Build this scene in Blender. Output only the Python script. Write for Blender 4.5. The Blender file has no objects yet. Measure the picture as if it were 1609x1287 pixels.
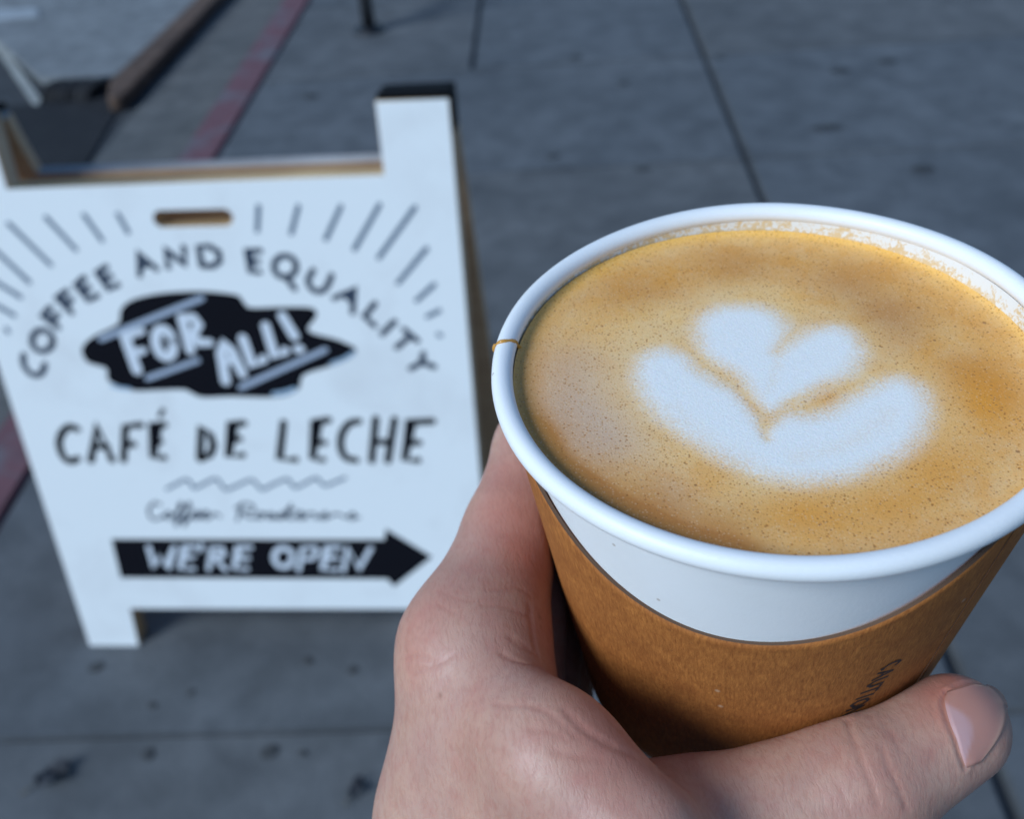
import bpy, bmesh, math, random
import numpy as np
from mathutils import Vector, Matrix
from mathutils.bvhtree import BVHTree
from mathutils.kdtree import KDTree

random.seed(7); rng = np.random.default_rng(7)
scene = bpy.context.scene
COL = scene.collection
R = math.radians

# ------------------------------------------------------------------ camera
CX, CY, F = 804.5, 643.5, 1619.43            # photo centre and focal length in photo pixels
PITCH, ROLL, CAM_H = 0.64662, -0.084416, 1.2264
_f = np.array([0, math.cos(PITCH), -math.sin(PITCH)]); _r = np.array([1., 0, 0]); _u = np.cross(_r, _f)
_c, _s = math.cos(ROLL), math.sin(ROLL)
CR, CU, CF = _c*_r + _s*_u, -_s*_r + _c*_u, _f
CAM = np.array([0, 0, CAM_H])
cam = bpy.data.cameras.new("camera"); cam_ob = bpy.data.objects.new("camera", cam); COL.objects.link(cam_ob)
M = Matrix(((CR[0], CU[0], -CF[0], 0), (CR[1], CU[1], -CF[1], 0), (CR[2], CU[2], -CF[2], CAM_H), (0, 0, 0, 1)))
cam_ob.matrix_world = M
cam.sensor_fit = 'HORIZONTAL'; cam.sensor_width = 36.0; cam.lens = F/1609*36
cam.clip_start = 0.005; cam.clip_end = 1000
cam.dof.use_dof = True; cam.dof.focus_distance = 0.153
cam.dof.aperture_fstop = 19.5; cam.dof.aperture_blades = 7
scene.camera = cam_ob

# ------------------------------------------------------------------ sky, sun, exposure
SUN_EL, SUN_AZ = R(37), R(238)               # azimuth clockwise from +Y: behind the camera, to the left
w = bpy.data.worlds.new("World"); scene.world = w; w.use_nodes = True
nt = w.node_tree; bg = nt.nodes['Background']
sky = nt.nodes.new('ShaderNodeTexSky'); sky.sky_type = 'NISHITA'; sky.sun_disc = False
sky.sun_elevation = SUN_EL; sky.sun_rotation = SUN_AZ
sky.air_density = 1.0; sky.dust_density = 0.4; sky.ozone_density = 2.0
nt.links.new(sky.outputs[0], bg.inputs[0]); bg.inputs[1].default_value = 0.09
sun = bpy.data.lights.new("sun", 'SUN'); sun.energy = 2.5; sun.angle = R(25); sun.color = (1.0, 0.93, 0.84)
sun_ob = bpy.data.objects.new("sun", sun); COL.objects.link(sun_ob)
sd = Vector((math.sin(SUN_AZ)*math.cos(SUN_EL), math.cos(SUN_AZ)*math.cos(SUN_EL), math.sin(SUN_EL)))
sun_ob.rotation_euler = sd.to_track_quat('Z', 'Y').to_euler(); sun_ob.location = (0, 0, 5)
scene.view_settings.view_transform = 'Standard'; scene.view_settings.look = 'None'
scene.view_settings.exposure = 0.32; scene.view_settings.use_white_balance = True; scene.view_settings.white_balance_temperature = 5150; scene.view_settings.white_balance_tint = 2
scene.view_settings.exposure = 0.32; scene.view_settings.gamma = 1.0; scene.view_settings.use_curve_mapping = False
scene.render.engine = 'CYCLES'
scene.cycles.use_denoising = True
scene.cycles.max_bounces = 8

# ------------------------------------------------------------------ helpers
def ray(px, py): return (px-CX)/F*CR - (py-CY)/F*CU + CF
def gnd(px, py, z=0.0):
    d = ray(px, py); t = (z-CAM_H)/d[2]; return CAM + t*d
def cam2w(P):                                # millimetres in front of the lens -> world metres
    P = np.atleast_2d(P)/1000.0
    return CAM + P[:, :1]*CR + P[:, 1:2]*CU + P[:, 2:3]*CF

def tag(o, label=None, cat=None, group=None, kind=None):
    if label: o['label'] = label
    if cat: o['category'] = cat
    if group: o['group'] = group
    if kind: o['kind'] = kind
    return o
def empty(name, mat=None):
    o = bpy.data.objects.new(name, None); COL.objects.link(o); o.empty_display_size = 0.02
    if mat is not None: o.matrix_world = mat
    return o
def link(name, me, mat, parent=None):
    o = bpy.data.objects.new(name, me); COL.objects.link(o)
    if mat: me.materials.append(mat)
    if parent: o.parent = parent
    return o
def mesh(name, verts, faces, mat=None, parent=None, smooth=False):
    me = bpy.data.meshes.new(name); me.from_pydata([tuple(map(float, v)) for v in verts], [], [tuple(map(int, f)) for f in faces]); me.update()
    if smooth: me.polygons.foreach_set('use_smooth', [True]*len(me.polygons))
    return link(name, me, mat, parent)
def from_bm(name, bm, mat=None, parent=None, smooth=False):
    bmesh.ops.recalc_face_normals(bm, faces=bm.faces)
    me = bpy.data.meshes.new(name); bm.to_mesh(me); bm.free()
    if smooth: me.polygons.foreach_set('use_smooth', [True]*len(me.polygons))
    return link(name, me, mat, parent)
def box_bm(bm, lo, hi, bev=0.0):
    r = bmesh.ops.create_cube(bm, size=1.0)
    for v in r['verts']:
        v.co = Vector([(lo[i]+hi[i])/2 + v.co[i]*(hi[i]-lo[i]) for i in range(3)])
    if bev:
        es = list({e for v in r['verts'] for e in v.link_edges})
        bmesh.ops.bevel(bm, geom=es, offset=bev, segments=2, affect='EDGES')
def lathe(prof, n=128, closed=False):
    vs, fs = [], []
    m = len(prof)
    for (r, z) in prof:
        for k in range(n):
            a = 2*math.pi*k/n; vs.append((r*math.cos(a), r*math.sin(a), z))
    for i in range(m if closed else m-1):
        j = (i+1) % m
        for k in range(n):
            l = (k+1) % n; fs.append((i*n+k, i*n+l, j*n+l, j*n+k))
    return vs, fs
def filled(name, loops, thick, mat=None, parent=None, bevel=0.0, z=0.0):
    """closed outlines (holes too) -> a flat board of the given thickness, lying in XY"""
    cu = bpy.data.curves.new(name, 'CURVE'); cu.dimensions = '2D'; cu.fill_mode = 'BOTH'
    cu.extrude = max(thick/2-bevel, 1e-6); cu.bevel_depth = bevel; cu.bevel_resolution = 2
    if bevel: cu.offset = -bevel
    for lp in loops:
        sp = cu.splines.new('POLY'); sp.points.add(len(lp)-1); sp.use_cyclic_u = True
        for p, q in zip(sp.points, lp): p.co = (q[0], q[1], 0, 1)
    tmp = bpy.data.objects.new(name, cu); COL.objects.link(tmp)
    bpy.context.view_layer.update()
    me = bpy.data.meshes.new_from_object(tmp.evaluated_get(bpy.context.evaluated_depsgraph_get()))
    COL.objects.unlink(tmp); bpy.data.objects.remove(tmp)
    me.transform(Matrix.Translation((0, 0, z)))
    me.materials.clear(); me.name = name
    return link(name, me, mat, parent)
def smooth_loop(pts, sub=6):
    P = np.array(pts, float); n = len(P); out = []
    for i in range(n):
        p0, p1, p2, p3 = P[i-1], P[i], P[(i+1) % n], P[(i+2) % n]
        for t in np.linspace(0, 1, sub, endpoint=False):
            out.append(.5*((2*p1)+(-p0+p2)*t+(2*p0-5*p1+4*p2-p3)*t*t+(-p0+3*p1-3*p2+p3)*t**3))
    return np.array(out)
def smooth_line(pts, sub=6):
    P = np.array(pts, float)
    if len(P) < 3: return P
    P = np.vstack([2*P[0]-P[1], P, 2*P[-1]-P[-2]]); out = []
    for i in range(1, len(P)-2):
        p0, p1, p2, p3 = P[i-1:i+3]
        for t in np.linspace(0, 1, sub, endpoint=False):
            out.append(.5*((2*p1)+(-p0+p2)*t+(2*p0-5*p1+4*p2-p3)*t*t+(-p0+3*p1-3*p2+p3)*t**3))
    out.append(P[-2]); return np.array(out)

# ------------------------------------------------------------------ material helpers
def lin(r, g, b):
    return tuple(((c/255)/12.92 if c/255 <= .04045 else ((c/255+.055)/1.055)**2.4) for c in (r, g, b))+(1.0,)
class Mat:
    def __init__(s, name, rough=.6, color=(.5, .5, .5, 1), spec=.5):
        s.m = bpy.data.materials.new(name); s.m.use_nodes = True; s.t = s.m.node_tree
        s.b = s.t.nodes['Principled BSDF']; s.b.inputs['Roughness'].default_value = rough
        s.b.inputs['Base Color'].default_value = color; s.b.inputs['Specular IOR Level'].default_value = spec
    def n(s, typ, **kw):
        nd = s.t.nodes.new('ShaderNode'+typ)
        for k, v in kw.items():
            if k in nd.inputs.keys() if isinstance(k, str) else False: nd.inputs[k].default_value = v
            else: setattr(nd, k, v)
        return nd
    def l(s, a, b): s.t.links.new(a, b)
    def obj(s, scale=(1, 1, 1)):
        tc = s.n('TexCoord'); mp = s.n('Mapping'); mp.inputs['Scale'].default_value = scale
        s.l(tc.outputs['Object'], mp.inputs['Vector']); return mp.outputs[0]
    def noise(s, vec, scale, detail=4, rough=.55, dist=0):
        nd = s.n('TexNoise'); nd.inputs['Scale'].default_value = scale; nd.inputs['Detail'].default_value = detail
        nd.inputs['Roughness'].default_value = rough; nd.inputs['Distortion'].default_value = dist
        s.l(vec, nd.inputs['Vector']); return nd.outputs['Fac']
    def voro(s, vec, scale, feature='F1', rnd=1):
        nd = s.n('TexVoronoi'); nd.feature = feature; nd.inputs['Scale'].default_value = scale; nd.inputs['Randomness'].default_value = rnd
        s.l(vec, nd.inputs['Vector']); return nd
    def ramp(s, fac, stops, interp='LINEAR'):
        nd = s.n('ValToRGB'); cr = nd.color_ramp; cr.interpolation = interp
        while len(cr.elements) < len(stops): cr.elements.new(.5)
        for e, (p, c) in zip(cr.elements, stops):
            e.position = p; e.color = c if isinstance(c, tuple) else (c, c, c, 1)
        s.l(fac, nd.inputs[0]); return nd.outputs[0]
    def mix(s, fac, a, b, mode='MIX'):
        nd = s.n('Mix'); nd.data_type = 'RGBA'; nd.blend_type = mode
        for v, i in ((fac, 0), (a, 6), (b, 7)):
            if hasattr(v, 'links'): s.l(v, nd.inputs[i])
            else: nd.inputs[i].default_value = v
        return nd.outputs[2]
    def math(s, op, a, b=0.0, c=0.0, clamp=False):
        nd = s.n('Math'); nd.operation = op; nd.use_clamp = clamp
        for v, i in ((a, 0), (b, 1), (c, 2)):
            if hasattr(v, 'links'): s.l(v, nd.inputs[i])
            else: nd.inputs[i].default_value = v
        return nd.outputs[0]
    def attr(s, name):
        nd = s.n('Attribute'); nd.attribute_name = name; return nd.outputs['Fac']
    def bump(s, h, strength, dist, prev=None):
        nd = s.n('Bump'); nd.inputs['Strength'].default_value = strength; nd.inputs['Distance'].default_value = dist
        s.l(h, nd.inputs['Height'])
        if prev is not None: s.l(prev, nd.inputs['Normal'])
        s.l(nd.outputs[0], s.b.inputs['Normal']); return nd.outputs[0]
    def base(s, c): s.l(c, s.b.inputs['Base Color'])

# ---- concrete
def concrete(name, c0, c1, stain=.5, scale=1.0):
    m = Mat(name, .85, spec=.3); v = m.n('TexCoord'); g = m.n('NewGeometry').outputs['Position']
    big = m.noise(g, 1.6*scale, 5, .62, .4); mid = m.noise(g, 9*scale, 6, .65); fine = m.noise(g, 160, 3, .7)
    a = m.mix(m.ramp(big, [(.32, 0.), (.7, 1.)]), c0, c1)
    a = m.mix(m.ramp(mid, [(.38, .55), (.62, 0.)]), a, (c0[0]*.55, c0[1]*.55, c0[2]*.55, 1))
    blot = m.noise(g, 4.3*scale, 4, .6, 1.2)
    a = m.mix(m.ramp(blot, [(.60, 0.), (.72, stain)]), a, (c0[0]*.45, c0[1]*.45, c0[2]*.47, 1))
    a = m.mix(m.ramp(fine, [(.3, .45), (.52, 0.)]), a, (c0[0]*.5, c0[1]*.5, c0[2]*.5, 1))
    rnd = m.n('ObjectInfo').outputs['Random']; a = m.mix(m.math('MULTIPLY', rnd, .5), a, m.mix(1.0, a, (1.12, 1.02, .90, 1), 'MULTIPLY'))
    m.base(a); h = m.math('ADD', mid, m.math('MULTIPLY', fine, .25)); m.bump(h, .5, .004)
    return m.m
M_conc = concrete('sidewalk_concrete', (.094, .101, .111, 1), (.138, .145, .155, 1))
M_conc2 = concrete('gutter_concrete', (.10, .104, .105, 1), (.15, .15, .148, 1), .6)
M_joint = Mat('joint_dirt', .95, (.045, .047, .05, 1)).m
M_asph = concrete('old_asphalt', (.045, .047, .05, 1), (.075, .077, .08, 1), .5, 2)
M_patch = concrete('fresh_asphalt', (.014, .014, .016, 1), (.024, .024, .026, 1), .4, 3)
M_plate = concrete('worn_plate', (.16, .175, .19, 1), (.24, .26, .28, 1), .35, 1.5)
M_strip = concrete('pale_strip', (.30, .33, .36, 1), (.38, .41, .45, 1), .2, 2)
M_lip = concrete('brown_ramp', (.075, .052, .040, 1), (.145, .10, .075, 1), .5, 3)
def red_paint():
    m = Mat('kerb_red_paint', .7); g = m.n('NewGeometry').outputs['Position']
    n1 = m.noise(g, 5, 6, .7, .8); n2 = m.noise(g, 22, 4, .7)
    c = m.mix(m.ramp(n2, [(.3, 0.), (.75, 1.)]), (.10, .045, .05, 1), (.155, .07, .08, 1))
    c = m.mix(m.ramp(n1, [(.5, 0.), (.62, .8)]), c, (.12, .115, .125, 1))
    m.base(c); m.bump(n2, .4, .003); return m.m
M_red = red_paint()
def line_paint():
    m = Mat('road_line_paint', .7); g = m.n('NewGeometry').outputs['Position']
    n = m.noise(g, 30, 5, .7); m.base(m.mix(m.ramp(n, [(.35, .6), (.6, 0.)]), (.34, .34, .31, 1), (.15, .15, .14, 1))); return m.m
M_line = line_paint()
# ---- sign
def white_board():
    m = Mat('white_painted_board', .45); v = m.obj()
    n = m.noise(v, 7, 5, .6, .5); n2 = m.noise(v, 90, 3, .6)
    c = m.mix(m.ramp(n, [(.52, 0.), (.75, .5)]), (.80, .80, .785, 1), (.62, .60, .59, 1))
    sp = m.voro(v, 38).outputs['Distance']
    c = m.mix(m.ramp(sp, [(.02, .5), (.06, 0.)]), c, (.5, .48, .45, 1))
    m.base(c); m.bump(n2, .12, .001); return m.m
M_white = white_board()
def wood(name, c0, c1):
    m = Mat(name, .6); v = m.obj((3, 45, 45)); n = m.noise(v, 4, 5, .6, .6); n2 = m.noise(m.obj(), 9, 3)
    c = m.mix(m.ramp(n, [(.3, 0.), (.7, 1.)]), c0, c1)
    c = m.mix(m.ramp(n2, [(.4, 0.), (.8, .5)]), c, (c0[0]*.6, c0[1]*.55, c0[2]*.5, 1))
    m.base(c); m.bump(n, .2, .001); return m.m
M_ply = wood('plywood_edge', (.36, .24, .11, 1), (.55, .40, .20, 1))
M_inner = wood('bare_wood', (.50, .30, .16, 1), (.64, .43, .24, 1))
M_grey = wood('weathered_edge', (.24, .23, .23, 1), (.36, .345, .34, 1))
M_black = Mat('black_sign_paint', .75, (.006, .006, .009, 1), .06).m
M_rays = Mat('grey_blue_sign_paint', .75, (.13, .165, .22, 1), .1).m
M_pale = Mat('pale_blue_sign_paint', .75, (.36, .46, .58, 1), .15).m
M_navy = Mat('slate_sign_paint', .75, (.030, .042, .070, 1), .15).m
M_wht = Mat('white_sign_paint', .75, (.66, .68, .72, 1), .15).m
M_bar = Mat('dry_brushed_paint', .75, (.38, .42, .50, 1), .1).m
M_hinge = Mat('black_metal', .8, (.006, .006, .007, 1), .08).m
M_iron = Mat('black_iron', .45, (.010, .010, .012, 1)).m

# ------------------------------------------------------------------ ground, kerb, road
ANG = math.atan(0.065)                                     # the pavement runs a touch to the right of straight ahead
D2 = np.array([math.sin(ANG), math.cos(ANG)]); T2 = np.array([math.cos(ANG), -math.sin(ANG)])
PAVE = Matrix.Rotation(-ANG, 4, 'Z')                        # local x = across (t), local y = along (s)
road = mesh('road', [(-400, -400, -.124), (400, -400, -.124), (400, 400, -.124), (-400, 400, -.124)], [(0, 1, 2, 3)], M_asph)
tag(road, kind='structure')
base = bpy.data.meshes.new('sidewalk')
bm = bmesh.new(); box_bm(bm, (-1.028, -30, -.16), (6, 40, -.018)); bm.to_mesh(base); bm.free()
walk = link('sidewalk', base, M_joint); walk.matrix_world = PAVE; tag(walk, kind='structure')
tj = [-1.028, -.275, .540, 2.45, 4.2]           # long joints
sj = [-1.52, -.30, .885, 1.83, 2.74, 3.625, 4.53, 5.43, 6.34, 7.25, 8.2]
for i in range(len(tj)-1):
    for k in range(len(sj)-1):
        x_lo = None
        gx0, gx1 = (.006, .007) if i > 0 else (.0, .007)
        gx = [.005, .0065, .010, .005, .005, .005, .005][i]; gx2 = [.0065, .010, .005, .005, .005, .005, .005][i]
        if i == 0 and sj[k] < 3.5: continue                 # the near slabs are broad ones
        x_lo = tj[0]+.001 if (i == 1 and sj[k] < 3.5) else None
        wob = rng.normal(0, .0012)
        lo = (tj[i]+(0.001 if i == 0 else gx), sj[k]+[.0018, .001][k == 2], -.06); hi = (tj[i+1]-gx2, sj[k+1]-[.0018, .001][k == 1], wob*.6)
        if x_lo is not None: lo = (x_lo, lo[1], lo[2])
        bm = bmesh.new(); box_bm(bm, lo, hi, .004)
        from_bm('slab', bm, M_conc, walk)
# old broad pavement beyond the built slabs
side = bmesh.new(); box_bm(side, (4.205, -1.5, -.05), (5.9, 8.19, -.001)); from_bm('side_paving', side, M_conc, walk)
far = bmesh.new(); box_bm(far, (-1.027, 8.2, -.05), (5.9, 39.9, -.001)); from_bm('far_paving', far, M_conc, walk)
bm = bmesh.new(); box_bm(bm, (-1.16, -30, -.3), (-1.031, 40, .002), .012)
kerb = from_bm('kerb', bm, M_red); kerb.matrix_world = PAVE; tag(kerb, kind='structure')
bm = bmesh.new(); box_bm(bm, (-1.56, -30, -.3), (-1.1605, 40, -.118))
gut = from_bm('gutter', bm, M_conc2); gut.matrix_world = PAVE; tag(gut, kind='structure')

# gum spots trodden into the slabs
def gum(px, py, rad, asp=1.0):
    c = gnd(px, py); P = PAVE.inverted() @ Vector(c)
    n = 14; vs = [(0, 0, .0022)]; ph = random.random()*6
    for ring, (f, z) in enumerate(((.65, .0018), (1.0, .0006))):
        for k in range(n):
            a = 2*math.pi*k/n; rr = rad*f*(1+.13*math.sin(2*a+ph)+.08*math.sin(5*a+ph*2))
            vs.append((rr*math.cos(a), rr*asp*math.sin(a), z))
    fs = [(0, 1+k, 1+(k+1) % n) for k in range(n)] + [(1+k, 1+n+k, 1+n+(k+1) % n, 1+(k+1) % n) for k in range(n)]
    o = mesh('gum_spot', vs, fs, M_gum, walk, True); o.location = (P.x, P.y, .0012)
M_gum = Mat('trodden_gum', .8, (.035, .036, .037, 1)).m
for q in ((488, 150, .022, 1.2), (152, 1050, .011, 1), (233, 1187, .010, 1), (424, 1183, .012, 1), (412, 345, .012, 1), (476, 1185, .006, 1),
          (300, 1090, .006, 1), (485, 1040, .008, 1), (555, 1055, .008, 1), (240, 1110, .007, 1), (1395, 95, .03, .8), (1320, 110, .03, .9),
          (1010, 265, .02, .7), (1450, 265, .035, .6), (870, 245, .018, .8), (1300, 200, .04, .6), (1130, 90, .02, .8), (905, 90, .025, .8), (980, 130, .016, 1)):
    gum(*q)
# dry leaves on the near slab
M_leaf = Mat('dry_dark_leaf', .75, (.022, .024, .032, 1)).m
M_stalk = Mat('dry_stalk', .8, (.09, .075, .05, 1)).m
def leaf(px, py, size, rot, label):
    c = gnd(px, py); e = empty('dry_leaf', Matrix.Translation(Vector((c[0], c[1], .002))) @ Matrix.Rotation(rot, 4, 'Z'))
    tag(e, label, 'leaf')
    n = 12; vs, fs = [], []
    for i in range(n+1):
        t = i/n; wd = size*.33*math.sin(math.pi*min(1, t*1.02))**.8*(1+.18*math.sin(t*19))
        for j in range(-3, 4):
            u = j/3; vs.append((size*(t-.5), wd*u, .004+.010*abs(u)**1.5*size/.06+.006*math.sin(t*7+u*2)))
    for i in range(n):
        for j in range(6): a = i*7+j; fs.append((a, a+1, a+8, a+7))
    b = mesh('blade', vs, fs, M_leaf, e, True)
    so = b.modifiers.new('thick', 'SOLIDIFY'); so.thickness = .0008
    bm = bmesh.new(); bmesh.ops.create_cone(bm, cap_ends=True, segments=8, radius1=.0012, radius2=.0008, depth=size*.5)
    bm.transform(Matrix.Translation((-size*.72, 0, .004)) @ Matrix.Rotation(R(90), 4, 'Y')); from_bm('stalk', bm, M_stalk, e, True)
leaf(88, 1222, .048, R(35), 'dark curled dry leaf with a stalk lying near the bottom left corner of the pavement')
leaf(562, 1243, .030, R(60), 'small dark crumpled dry leaf on the pavement beside the wrist')

# road: fresh asphalt patch, plate with ramped brown edge, painted line
ZR = -.12
def poly_on_road(name, pix, z, mat, parent=None, thick=.004):
    pts = [gnd(x, y, z)[:2] for x, y in pix]; n = len(pts)
    vs = [(p[0], p[1], z) for p in pts]+[(p[0], p[1], z-thick) for p in pts]
    return mesh(name, vs, [tuple(range(n))]+[(i+n, (i+1) % n+n, (i+1) % n, i) for i in range(n)], mat, parent)
pat = poly_on_road('road_patch', [(-220, 178), (60, 163), (196, 150), (165, 205), (132, 262), (112, 330), (-60, 620), (-120, 800), (-420, 800), (-520, 400)], -.1150, M_patch)
tag(pat, kind='structure')
pl = empty('road_plate'); tag(pl, 'pale blue grey plate in the roadway with a dark brown rounded edge', 'road plate')
pp = [(-170, -140), (480, -210), (318, -10), (180, 118), (62, 121), (-5, 62), (-120, -50)]
pts = [gnd(x, y, -.085)[:2] for x, y in pp]
o = filled('plate', [pts], .03, M_plate, pl, .004, -.100)
def berm(name, pix, rad, mat, parent, hz=.7):
    P = [np.append(gnd(x, y, -.10)[:2], -.118) for x, y in pix]; P = smooth_line(P, 8); vs, fs = [], []; m = 10
    for i, p in enumerate(P):
        d = P[min(i+1, len(P)-1)]-P[max(i-1, 0)]; d /= np.linalg.norm(d); nrm = np.array([-d[1], d[0], 0]); rr = rad*(1+.12*math.sin(i*1.7)+.08*math.sin(i*3.9))
        for k in range(m):
            a = math.pi*k/(m-1); vs.append(p+nrm*rr*math.cos(a)+np.array([0, 0, rr*hz*math.sin(a)]))
    for i in range(len(P)-1):
        for k in range(m-1): a = i*m+k; fs.append((a, a+1, a+m+1, a+m))
    return mesh(name, vs, fs, mat, parent, True)
edge_pts = [gnd(x, y, -.062)[:2] for x, y in ((500, -200), (545, -200), (338, -2), (190, 150), (168, 152), (172, 126), (306, -2))]
filled('edge_timber', [edge_pts], .056, M_lip, pl, .008, -.090)
berm('edge_ramp', [(80, 139), (100, 139), (130, 138), (158, 140)], .085, M_patch, pl, .5)
lin_ = poly_on_road('painted_line', [(-20, 56), (-8, 52), (64, 154), (60, 164), (52, 163)], -.1135, M_line); tag(lin_, kind='structure')
ln2 = poly_on_road('painted_strip', [(-40, 16), (58, 11), (62, 25), (-40, 32)], -.078, M_strip, pl, .007)

# bike rack: upright, foot flange and low rail; the rest rises out of the frame
rk = empty('bike_rack', Matrix.Translation(Vector((*gnd(581, 48)[:2], 0)))); tag(rk, 'black iron rack post with a flared foot bolted to the far pavement', 'bike rack')
def tube(name, pts, rad, mat, parent, m=14):
    P = np.array(pts, float); vs, fs = [], []
    for i, p in enumerate(P):
        d = P[min(i+1, len(P)-1)]-P[max(i-1, 0)]; d /= np.linalg.norm(d)
        a = np.cross(d, [0, .3, .95] if abs(d[2]) < .8 else [1, 0, 0]); a /= np.linalg.norm(a); b = np.cross(d, a)
        rr = rad[i] if hasattr(rad, '__len__') else rad
        for k in range(m): t = 2*math.pi*k/m; vs.append(p+rr*(math.cos(t)*a+math.sin(t)*b))
    for i in range(len(P)-1):
        for k in range(m): l = (k+1) % m; fs.append((i*m+k, i*m+l, i*m+m+l, i*m+m+k))
    fs += [tuple(range(m))[::-1], tuple(range((len(P)-1)*m, len(P)*m))]
    return mesh(name, vs, fs, mat, parent, True)
hoop = [(0, 0, z) for z in np.linspace(0, .72, 8)]+[(.13-.13*math.cos(a), .25-.25*math.cos(a), .72+.14*math.sin(a)) for a in np.linspace(.15, math.pi-.15, 12)]+[(.26, .5, z) for z in np.linspace(.72, 0, 8)]
tube('hoop', hoop, .026, M_iron, rk)
for q in ((0, 0), (.26, .5)):
    vs, fs = lathe([(0, .020), (.03, .020), (.034, .014), (.062, .009), (.064, .004), (.064, .0005), (0, .0005)], 24)
    mesh('foot_flange', vs, fs, M_iron, rk, True).location = (q[0], q[1], 0)
    for a in (.6, 2.7, 4.7):
        bm = bmesh.new(); bmesh.ops.create_cone(bm, cap_ends=True, segments=6, radius1=.008, radius2=.007, depth=.01)
        from_bm('bolt', bm, M_iron, rk).location = (q[0]+.046*math.cos(a), q[1]+.046*math.sin(a), .014)
tube('crossbar', [(.0, .0, .17), (.07, .135, .17), (.13, .25, .17), (.26, .5, .17)], .018, M_iron, rk)

# ------------------------------------------------------------------ the A-frame sign
SX, SY, PSI, TH = -.37431, 1.06608, -.112534, .154972
W, H, PW, NT, LW, LH = .64, .81559, .08485, .08533, .0808, .0741
Ub = np.array([math.cos(PSI), math.sin(PSI), 0]); Nb = np.array([-math.sin(PSI), math.cos(PSI), 0])
Vb = math.cos(TH)*np.array([0, 0, 1.]) + math.sin(TH)*Nb
NF = np.cross(Ub, Vb)                                        # the painted face looks along NF, to the viewer
S0 = np.array([SX, SY, 0])
def uv(px, py):                                              # where a sight line meets the painted face
    d = ray(px, py); t = ((S0-CAM)@NF)/(d@NF); q = CAM+t*d-S0; return (q@Ub, q@Vb)
sign = empty('sandwich_board', Matrix.Translation(Vector(S0))); tag(sign, 'white wooden sandwich board with hand painted black lettering standing on the pavement', 'a-frame sign')
def frame_mat(U, V, N, P):
    return Matrix(((U[0], V[0], N[0], P[0]), (U[1], V[1], N[1], P[1]), (U[2], V[2], N[2], P[2]), (0, 0, 0, 1)))
TK = .033                                                    # thickness of the front panel
TK2 = .016                                                   # and of the thinner back panel
MF = Matrix.Translation(Vector(-S0)) @ frame_mat(Ub, Vb, NF, S0-NF*TK/2)
def outline(hw=W/2):
    return [(-hw, 0), (-hw+LW, 0), (-hw+LW+.004, LH), (hw-LW-.004, LH), (hw-LW, 0), (hw, 0), (hw, H), (hw-PW, H), (hw-PW, H-NT), (-hw+PW, H-NT), (-hw+PW, H), (-hw, H)]
a_, b_ = uv(254.5, 344), uv(352.5, 341.5); sr = .0103
hole = [(a_[0]+sr*math.cos(t), a_[1]+sr*math.sin(t)) for t in np.linspace(math.pi/2, 3*math.pi/2, 12)]+[(b_[0]+sr*math.cos(t), b_[1]+sr*math.sin(t)) for t in np.linspace(-math.pi/2, math.pi/2, 12)]
def panel(name, mtx, holes, tk=TK):
    o = filled(name, [outline()]+holes, tk, M_white, sign, .0012); o.matrix_local = mtx
    me = o.data; me.materials.append(M_ply); me.materials.append(M_inner)
    for p in me.polygons:                                    # white face, bare wood edges and inside
        if p.normal.z > .9: p.material_index = 0
        elif p.normal.z < -.9: p.material_index = 2
        else: p.material_index = 1 if p.normal.y > .5 else 2
    return o
front = panel('front_panel', MF, [hole])
TB = .25                                                     # the back panel leans the other way
Vk = math.cos(TB)*np.array([0, 0, 1.]) - math.sin(TB)*Nb; Uk = -Ub; NK = np.cross(Uk, Vk)
top_mid = S0 + H*Vb - NF*TK - NF*.006
hk = top_mid[2]/math.cos(TB)
Pk = top_mid - H*Vk - .011*Vk
back = panel('back_panel', Matrix.Translation(Vector(-S0)) @ frame_mat(Uk, Vk, NK, Pk+NK*TK2/2), [], TK2)
back.data.materials.append(M_grey)
for p in back.data.polygons:
    if p.normal.y > .5: p.material_index = 3                  # its top edge is weathered grey
for sx_ in (-1, 1):                                          # black hinge straps across both post tops, folded down the outer side
    bm = bmesh.new(); box_bm(bm, (-PW/2+.001, -.055, .0008), (PW/2+.0022, -.0005, .0085), .0015); box_bm(bm, (PW/2+.0008, -.052, -.040), (PW/2+.0022, -.003, .0006), .0004)
    if sx_ < 0: bm.transform(Matrix.Scale(-1, 4, (1, 0, 0)))
    o = from_bm('hinge', bm, M_hinge, sign)
    o.matrix_local = Matrix.Translation(Vector(-S0)) @ frame_mat(Ub, -np.cross(Vb, Ub)*-1 if False else np.cross(Ub, Vb), Vb, S0+(W/2-PW/2)*sx_*Ub+H*Vb)
# spreader cord between the panels
pA = S0+.03*Ub*0+(W/2-.05)*Ub+.25*Vb-NF*TK; pB = Pk-(W/2-.05)*Uk*1+.25*Vk
for sg in (1, -1):
    A = S0+sg*(W/2-.05)*Ub+.22*Vb-NF*TK; B = Pk+sg*(W/2-.05)*Ub+.22*Vk
    tube('spreader_cord', [A-S0, (A+B)/2-S0-np.array([0, 0, .012]), B-S0], .003, M_hinge, sign)

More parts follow.
